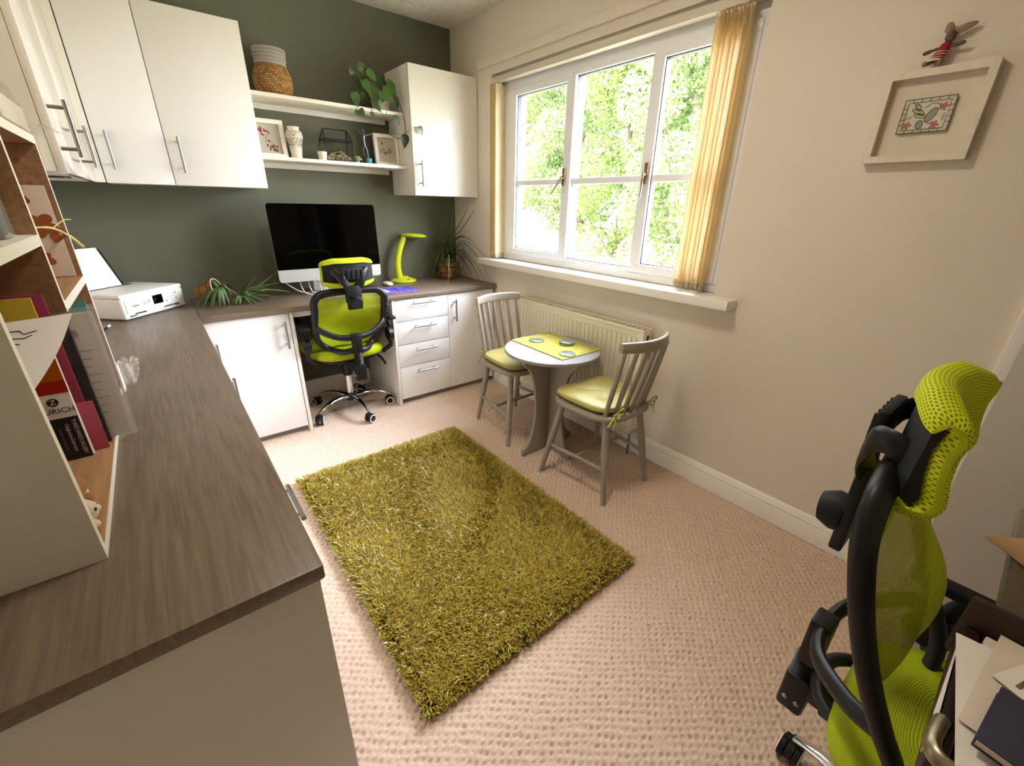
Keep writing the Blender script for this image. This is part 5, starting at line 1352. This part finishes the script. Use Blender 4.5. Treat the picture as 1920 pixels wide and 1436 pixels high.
for nm, P, r in (('ear', [(-.022, ry - .002, rz + .078), (-.021, ry + .002, rz + .090), (-.019, ry + .004, rz + .103)], [.005, .0075, .0095, .0105, .0105, .010, .009, .008, .007, .0055, .003]),
                 ('ear', [(-.022, ry - .013, rz + .076), (-.022, ry - .032, rz + .084), (-.020, ry - .054, rz + .090)], [.004, .006, .0075, .0085, .009, .009, .0085, .0075, .006, .0045, .002])):
    MB().tube(spline(P, 5), r, 10, flat=(1, .4), up=(1, 0, 0)).build(nm, m_furl, rb)
for sgn, tip in ((1, (-.028, ry + .042, rz + .035)), (-1, (-.028, ry - .044, rz + .048))):
    a = Vector((-.026, ry + .004 + sgn * .008, rz + .044)); MB().tube(spline([a, a.lerp(Vector(tip), .5), Vector(tip)], 5), [.0035] * 5 + [.005] * 4 + [.004, .002], 10).build('arm', m_fur, rb)
for sgn in (1, -1):
    a = Vector((-.026, ry + .012 + sgn * .006, rz + .012)); b_ = Vector((-.040, ry + .012 + sgn * .020, rz + .0075))
    MB().tube(spline([a, a.lerp(b_, .6), b_], 5), [.006] * 6 + [.007] * 3 + [.006, .003], 10).build('leg', m_furl, rb)
MB().lathe([(.012, 0), (.020, -.006), (.021, -.009), (.012, -.004)], n=20, M=Matrix.Translation((-.0255, ry + .011, rz + .021))).build('white_frill', mat('cream_frill', '#cfc0a6', .9), rb)
# ------------------------------------------------------------------ contents of the shelf unit
def upright(name, label, cat, x0, x1, y, th, z0, z1, m, lean=0.0, group=None, r=.001):
    """a thin thing standing with its face toward -y"""
    t = thing(name, label, cat, ((x0 + x1) / 2, y, z0), group)
    M = Matrix.Translation((x0, y, z0)) @ Matrix.Rotation(lean, 4, 'X') @ basis((0, 0, 0), (1, 0, 0), (0, 0, 1), (0, -1, 0))
    MB().box(0, x1 - x0, 0, z1 - z0, -th, 0, r=r, M=M).build('body', m, t)
    return t, M
Z0 = .7685
LN = -.02
bt, BM = upright('booklet', 'insurance booklet with orange and red top and black gallery card, front of the upright papers', 'booklet', -2.318, -2.070, -1.872, .012, Z0, 1.035, mat('booklet_white', '#e3d8cd', .4), LN)
bw = .248
def slab(nm, c, x0, x1, a, b, k=0): return MB().box(x0, x1, a, b, .0002, .0009 + k * .0003, M=BM).build(nm, mat(nm + '_colour', c, .4), bt)
slab('tan_band', '#b98a4c', 0, bw, .215, .266); slab('orange_band', '#c2610f', 0, bw, .172, .216); slab('red_band', '#b0200f', 0, bw, .146, .1725)
bl_ = slab('black_card', '#191820', 0, bw - .002, 0, .094, 2)
CXt = bw - .028
lo = MB().tube([BM @ Vector((CXt, .129, .0003)), BM @ Vector((CXt, .129, .0013))], .0085, 24).build('round_logo', m_ink, bt)
text('Z', .014, BM @ Matrix.Translation((CXt, .129, .0018)), m_paper, lo)
text('ZURICH', .0145, BM @ Matrix.Translation((CXt, .110, .0011)), m_ink, bt, space=1.05)
m_silver = mat('silver_print', '#b9b4b0', .5)
R90 = Matrix.Rotation(-PI / 2, 4, 'Z')
text('THREE HARES GALLERY', .0095, BM @ Matrix.Translation((bw - .010, .049, .0018)) @ R90, m_silver, bl_, space=.78)
text('Chagford on Dartmoor', .0085, BM @ Matrix.Translation((bw - .022, .049, .0018)) @ R90, m_silver, bl_, space=.78)
text('contemporary art and craft', .005, BM @ Matrix.Translation((bw - .034, .049, .0018)) @ R90, m_greyp, bl_, space=.9)
upright('folder', 'yellow card folder upper left among the upright papers', 'folder', -2.318, -2.073, -1.858, .006, Z0, 1.100, mat('yellow_card', '#b69a22', .6), LN)
upright('folder', 'maroon folder behind the insurance booklet', 'folder', -2.318, -2.058, -1.847, .005, Z0, 1.104, mat('maroon_card', '#8a2a44', .5), LN)
t, M = upright('folder', 'pink tabbed folder at the foot of the upright papers', 'folder', -2.318, -2.046, -1.8515, .0025, Z0, .880, mat('dusty_pink_card', '#a9485a', .6), LN)
upright('ring_binder', 'black marbled binder among the upright papers', 'binder', -2.318, -2.043, -1.822, .015, Z0, 1.054, mat('black_marble_card', '#231d1c', .4, var=1, vscale=26, col2='#3d3532'), LN)
t, M = upright('plastic_wallet', 'clear plastic wallet with a printed page, rightmost of the upright papers', 'wallet', -2.30, -2.004, -1.797, .004, Z0, 1.054, mat('printed_page', '#c9bdb1', .35, coat=.4), LN)
w5 = .296
p = MB()
for k in range(9): p.box(w5 - .055, w5 - .03 + .006 * (k % 3), .06 + k * .018, .062 + k * .018, .0002, .0008, M=M)
p.box(w5 - .045, w5 - .033, .235, .25, .0002, .0008, M=M).tube([M @ Vector((w5 - .045 + .009 * math.cos(a), .272 + .009 * math.sin(a), .0006)) for a in np.linspace(0, 2 * PI, 18, endpoint=False)], .001, 5, closed=True)
p.build('print', mat('faint_grey_print', '#8d857c', .7), t)
MB().box(0, w5 + .006, -.001, .296, .002, .0032, M=M).box(w5 - .006, w5 + .006, 0, .30, -.004, .003, M=M).build('plastic_sleeve', mat('clear_plastic', '#ffffff', .15, alpha=.18), t)
upright('glass_sheet', 'teal-edged glass sheet behind the plastic wallet', 'glass', -2.29, -2.030, -1.60, .006, Z0, 1.045, mat('teal_glass', '#4f9684', .15, trans=.35), LN)
upright('plastic_wallet', 'clear plastic wallet with white sheets behind the black binder', 'wallet', -2.31, -2.045, -1.774, .004, Z0, 1.052, mat('hazy_plastic', '#b9c4b8', .25, alpha=.75), LN)
# curled white letter
cl_ = thing('letter', 'curled white letter with handwriting drooping out of the lower compartment', 'paper', (-2.10, -2.08, .97))
def cur(u, v): # u along x (out of the shelf), v from far to near
    x = -2.235 + (.222 - .070 * v) * u; y = -1.945 - .16 * v
    z = 1.082 - .085 * v ** 1.2 - .020 * max(0, u - .6) ** 2 * 5 * v - .015 * (1 - u)
    return Vector((x + .012 * math.sin(v * 3), y, z))
b = MB(); b.surf(cur, 16, 16); b.surf(lambda u, v: cur(u, v) - Vector((0, .0006, .0008)), 16, 16)
lt = b.build('sheet', m_paper, cl_)
wr_ = MB()
for k, (u0, v0, n_) in enumerate(((.50, .34, 5), (.60, .26, 4), (.66, .20, 3))):
    wr_.tube([cur(u0 + .05 * j + .012 * math.sin(j * 2.4), v0 + .03 * math.cos(j * 2.1 + k) + .012 * j) + Vector((0, -.0006, .0008)) for j in range(n_ + 1)], .0007, 4)
wr_.tube([cur(.45 + .04 * math.cos(a), .40 + .05 * math.sin(a)) + Vector((0, -.0006, .0008)) for a in np.linspace(.6, 5.4, 12)], .0008, 4)
wr_.build('handwriting', m_ink, lt)
# leaf print card, reed, acrylic block, wrapped paper on top, toy, plastic bag
cdt, M = upright('art_card', 'pale card with pressed autumn leaves in the right compartment of the shelf unit', 'card', -2.32, -2.050, -1.394, .003, 1.080, 1.300, mat('pale_card', '#c9b49c', .7), -.01)
lfm = MB()
def leafshape(cx, cz, s, a, lob=5):
    P = []
    for k in range(40):
        t_ = 2 * PI * k / 40; r = s * (.62 + .38 * abs(math.cos(t_ * lob / 2.0))) * (.75 + .25 * math.cos(t_))
        P.append((cx + r * math.cos(t_ + a), cz + r * math.sin(t_ + a)))
    lfm.prism(P, .0002, .0008, M=M)
leafshape(.235, .130, .040, -.5); leafshape(.222, .050, .030, -1.9); leafshape(.205, .17, .018, 2.0, 2); leafshape(.228, .185, .016, 2.4, 2); leafshape(.255, .095, .016, .3, 3)
lfm.build('leaves', islands('russet_leaf', ['#8c4a22', '#a55a2c', '#935530'], .7), cdt)
qd = thing('dried_reed', 'pale yellow dried reed curving out of the right compartment', 'reed', (-2.06, -1.55, 1.2))
MB().tube(spline([(-2.10, -1.76, 1.213), (-2.065, -1.66, 1.214), (-2.050, -1.50, 1.205), (-2.040, -1.36, 1.178), (-2.032, -1.24, 1.142)], 6), [.0018] * 10 + [.0028] * 8 + [.0042] * 7, 8).tube(spline([(-2.05, -1.50, 1.205), (-2.03, -1.46, 1.222), (-2.02, -1.43, 1.222)], 4), .0012, 6).build('stem', mat('straw_yellow', '#d3bf77', .6), qd)
ac = thing('acrylic_block', 'clear glass block on the left shelf of the shelf unit', 'ornament', (-2.07, -1.86, 1.2085))
MB().box(-2.10, -2.058, -1.93, -1.85, 1.2085, 1.272, r=.004).build('block', mat('pale_glass', '#cfd6d0', .08, trans=.7), ac)
MB().prism(ell(0, 0, .018, .018, 0), -.003, .003, M=basis((-2.072, -1.835, 1.234), (0, 1, 0), (0, 0, 1), (1, 0, 0))).build('white_ear', m_paper, ac)
wp = thing('paper_pack', 'plastic-wrapped pack of white paper on top of the shelf unit', 'papers', (-2.16, -1.55, 1.413))
def rag(P, amp): return [Vector(p) + Vector((rng.uniform(-amp, amp), rng.uniform(-amp, amp), rng.uniform(-amp, amp))) for p in P]
MB().box(-2.30, -2.036, -1.70, -1.42, 1.4135, 1.464, r=.004).build('pack', mat('wrapped_paper', '#cfc3b2', .4, coat=.3), wp)
def crm(u, v):
    x = -2.275 + .245 * u; y = -1.425 + .062 * v; k = 1 - v
    return Vector((x + .010 * math.sin(9 * u + 5 * v) * v + .035 * v, y + .012 * math.sin(14 * u), 1.4145 + (.050 * k) * (.6 + .4 * math.sin(11 * u + 2 * v)) + .012 * (1 + math.sin(17 * u + 6 * v)) * .5 + .004 * v))
MB().surf(crm, 30, 14).surf(lambda u, v: Vector((-2.30 + .266 * u, -1.71 + .29 * v, 1.466 + .065 * (1 - v) ** .7 * abs(math.sin(7 * u + 3 * v)) * abs(math.sin(4 * v + 2 * u)))), 24, 20).build('plastic_wrap', mat('crumpled_plastic', '#efe6da', .12, alpha=.42, coat=.5), wp)
ft_ = thing('soft_toy', 'little white and ginger plush toy on the bottom shelf of the shelf unit', 'toy', (-2.08, -2.10, Z0))
m_plw = mat('cream_plush', '#d9c3a6', .95, bump=.8, bscale=220, bdist=.003, sheen=.4)
m_plg = mat('ginger_plush', '#96602f', .95, bump=.8, bscale=220, bdist=.003, sheen=.4)
tb_ = MB()
tb_.sell((-2.085, -2.105, Z0 + .030), (.030, .040, .030), nu=24, nv=16).sell((-2.064, -2.150, Z0 + .026), (.021, .024, .024), nu=18, nv=12).sell((-2.060, -2.120, Z0 + .009), (.015, .012, .009), nu=14, nv=8).sell((-2.058, -2.172, Z0 + .009), (.015, .013, .009), nu=14, nv=8).sell((-2.068, -2.132, Z0 + .052), (.006, .010, .010), nu=12, nv=8).sell((-2.070, -2.166, Z0 + .048), (.006, .009, .010), nu=12, nv=8)
tb_.build('body', m_plw, ft_)
MB().sell((-2.076, -2.106, Z0 + .050), (.024, .032, .014), nu=20, nv=12).sell((-2.056, -2.138, Z0 + .040), (.013, .014, .012), nu=14, nv=8).build('ginger_patch', m_plg, ft_)
MB().sell((-2.045, -2.160, Z0 + .030), (.002, .0028, .0028), nu=10, nv=6).sell((-2.046, -2.142, Z0 + .030), (.002, .0025, .0025), nu=10, nv=6).build('eye', m_ink, ft_)
def bagf(u, v):
    a = 2 * PI * u; r = (.014 + .016 * v) * (1 + .22 * math.sin(5 * a + 4 * v) + .12 * math.sin(11 * a + 9 * v))
    return Vector((-2.020 + r * .8 * math.cos(a) + .010 * v, -1.372 + r * 1.2 * math.sin(a), WT + .001 + .070 * v + .006 * math.sin(7 * a) * v))
bg = MB().surf(bagf, 40, 14, cu=True)
tag(bg.build('plastic_bag', mat('thin_clear_plastic', '#e9e2d8', .12, alpha=.38, coat=.4)), 'crumpled clear plastic bag on the worktop at the far end of the shelf unit', 'bag')
wc = MB().box(-2.036, -2.031, -1.44, -1.40, WT, WT + .075, r=.001)
tag(wc.build('white_card', m_paper), 'narrow white card beside the crumpled clear bag', 'card')

# ------------------------------------------------------------------ outdoors
GZ = -.55
lawn = MB().box(.45, 40, -25, 35, GZ - .05, GZ).build('ground', mat('sunlit_lawn', '#8f8b74', .95, var=.35, vscale=3, col2='#a8a48c'))
struct(lawn)
m_bark = mat('grey_brown_bark', '#5a5045', .9, bump=.7, bscale=30, bdist=.02)
def leaf_cloud(n, blobs, size, seed, flat=.35):
    r = np.random.default_rng(seed); V = []
    wts = np.array([b[3] ** 2 for b in blobs]); wts = wts / wts.sum()
    idx = r.choice(len(blobs), n, p=wts); B = np.array(blobs)[idx]
    d = r.normal(size=(n, 3)); d /= np.linalg.norm(d, axis=1)[:, None]
    rad = B[:, 3] * (1 - .55 * r.random(n) ** 2.2)
    c = B[:, :3] + d * rad[:, None] * np.array([1, 1, .85])
    nr = r.normal(size=(n, 3)) + d * .8 + np.array([0, 0, .5]); nr /= np.linalg.norm(nr, axis=1)[:, None]
    t = np.cross(nr, r.normal(size=(n, 3))); t /= np.linalg.norm(t, axis=1)[:, None]; s = np.cross(nr, t)
    L = size * r.uniform(.6, 1.3, n)[:, None]
    P = np.stack([c - t * L, c + s * L * flat + nr * L * .12, c + t * L, c - s * L * flat + nr * L * .12], 1)
    return P.reshape(-1, 3), np.arange(n)[:, None] * 4 + np.array([[0, 1, 2, 3]])
def tree(label, x, y, h, r, n, cols, seed, size=.046, group='garden trees outside the window', low=.2):
    t = thing('garden_tree', label, 'tree', (x, y, GZ), group)
    rg = random.Random(seed); tr = MB()
    tr.tube(spline([(x, y, GZ), (x + .05, y - .05, GZ + h * .3), (x - .05, y + .03, GZ + h * .7)], 5), [.11 - .007 * i for i in range(11)], 10)
    for k in range(9):
        a = rg.uniform(0, 2 * PI); z = GZ + h * rg.uniform(.15, .6); p = Vector((x, y, z))
        q = p + Vector((math.cos(a) * r * .8, math.sin(a) * r * .8, h * rg.uniform(.1, .3))); tr.tube(spline([p, p.lerp(q, .5) + Vector((0, 0, .1)), q], 4), [.035 - .003 * i for i in range(9)], 7)
    tr.build('trunk', m_bark, t)
    blobs = []
    for k in range(26):
        a = rg.uniform(0, 2 * PI); z = GZ + h * (low + (1 - low) * (k + .5) / 26); f = math.sin(PI * min(1, .25 + .75 * (k / 26)) ) ** .6
        rr = r * f * rg.uniform(.25, .8); blobs.append((x + math.cos(a) * rr, y + math.sin(a) * rr, z, r * rg.uniform(.26, .42)))
    V, F = leaf_cloud(n, blobs, size, seed)
    o = raw('crown', V, [F], islands('leaf_' + str(seed), cols, .5, transl=.4, spec=.35), parent=t); o['kind'] = 'stuff'
G1 = ['#36481a', '#5c6e2b', '#7b8d44', '#4a5f25']
G2 = ['#3c4c25', '#637540', '#82935a', '#526534']
tree('leafy tree outside, filling the right-hand pane', 4.2, .6, 4.6, 1.25, 26000, G2, 31)
tree('leafy tree outside, filling the right of the middle pane', 5.0, 2.3, 5.2, 1.35, 28000, G1, 32)
tree('leafy tree outside behind the left of the middle pane', 5.6, 4.0, 5.4, 1.4, 28000, G2, 33, low=.28)
tree('leafy tree outside, filling the left-hand pane', 5.2, 5.7, 5.2, 1.4, 26000, G1, 34, low=.3)
tree('tall tree further back outside, showing between the nearer trees', 8.6, 3.6, 7.5, 2.2, 26000, G1, 35, size=.062)
tree('tall tree further back outside at the left-hand pane', 8.8, 8.2, 7.5, 2.2, 26000, G2, 36, size=.062)
tree('tall tree further back outside at the right-hand pane', 8.2, .2, 7.0, 2.0, 26000, G2, 37, size=.062)
sb = thing('garden_shrub', 'bright yellow-green shrub at the foot of the middle pane', 'shrub', (3.3, 1.28, GZ))
rg = random.Random(4)
blobs = [(3.3 + rg.uniform(-.25, .25), 1.28 + rg.uniform(-.3, .3), GZ + .15 + rg.uniform(0, .62), rg.uniform(.16, .26)) for k in range(12)]
V, F = leaf_cloud(2600, blobs, .06, 41)
o = raw('foliage', V, [F], islands('yellow_leaf', ['#b9b21c', '#d6c81e', '#9fa81e', '#e0d640'], .5, transl=.4), parent=sb); o['kind'] = 'stuff'
MB().tube([(3.3, 1.28, GZ), (3.3, 1.28, GZ + .5)], [.03, .015], 8).build('stem', m_bark, sb)
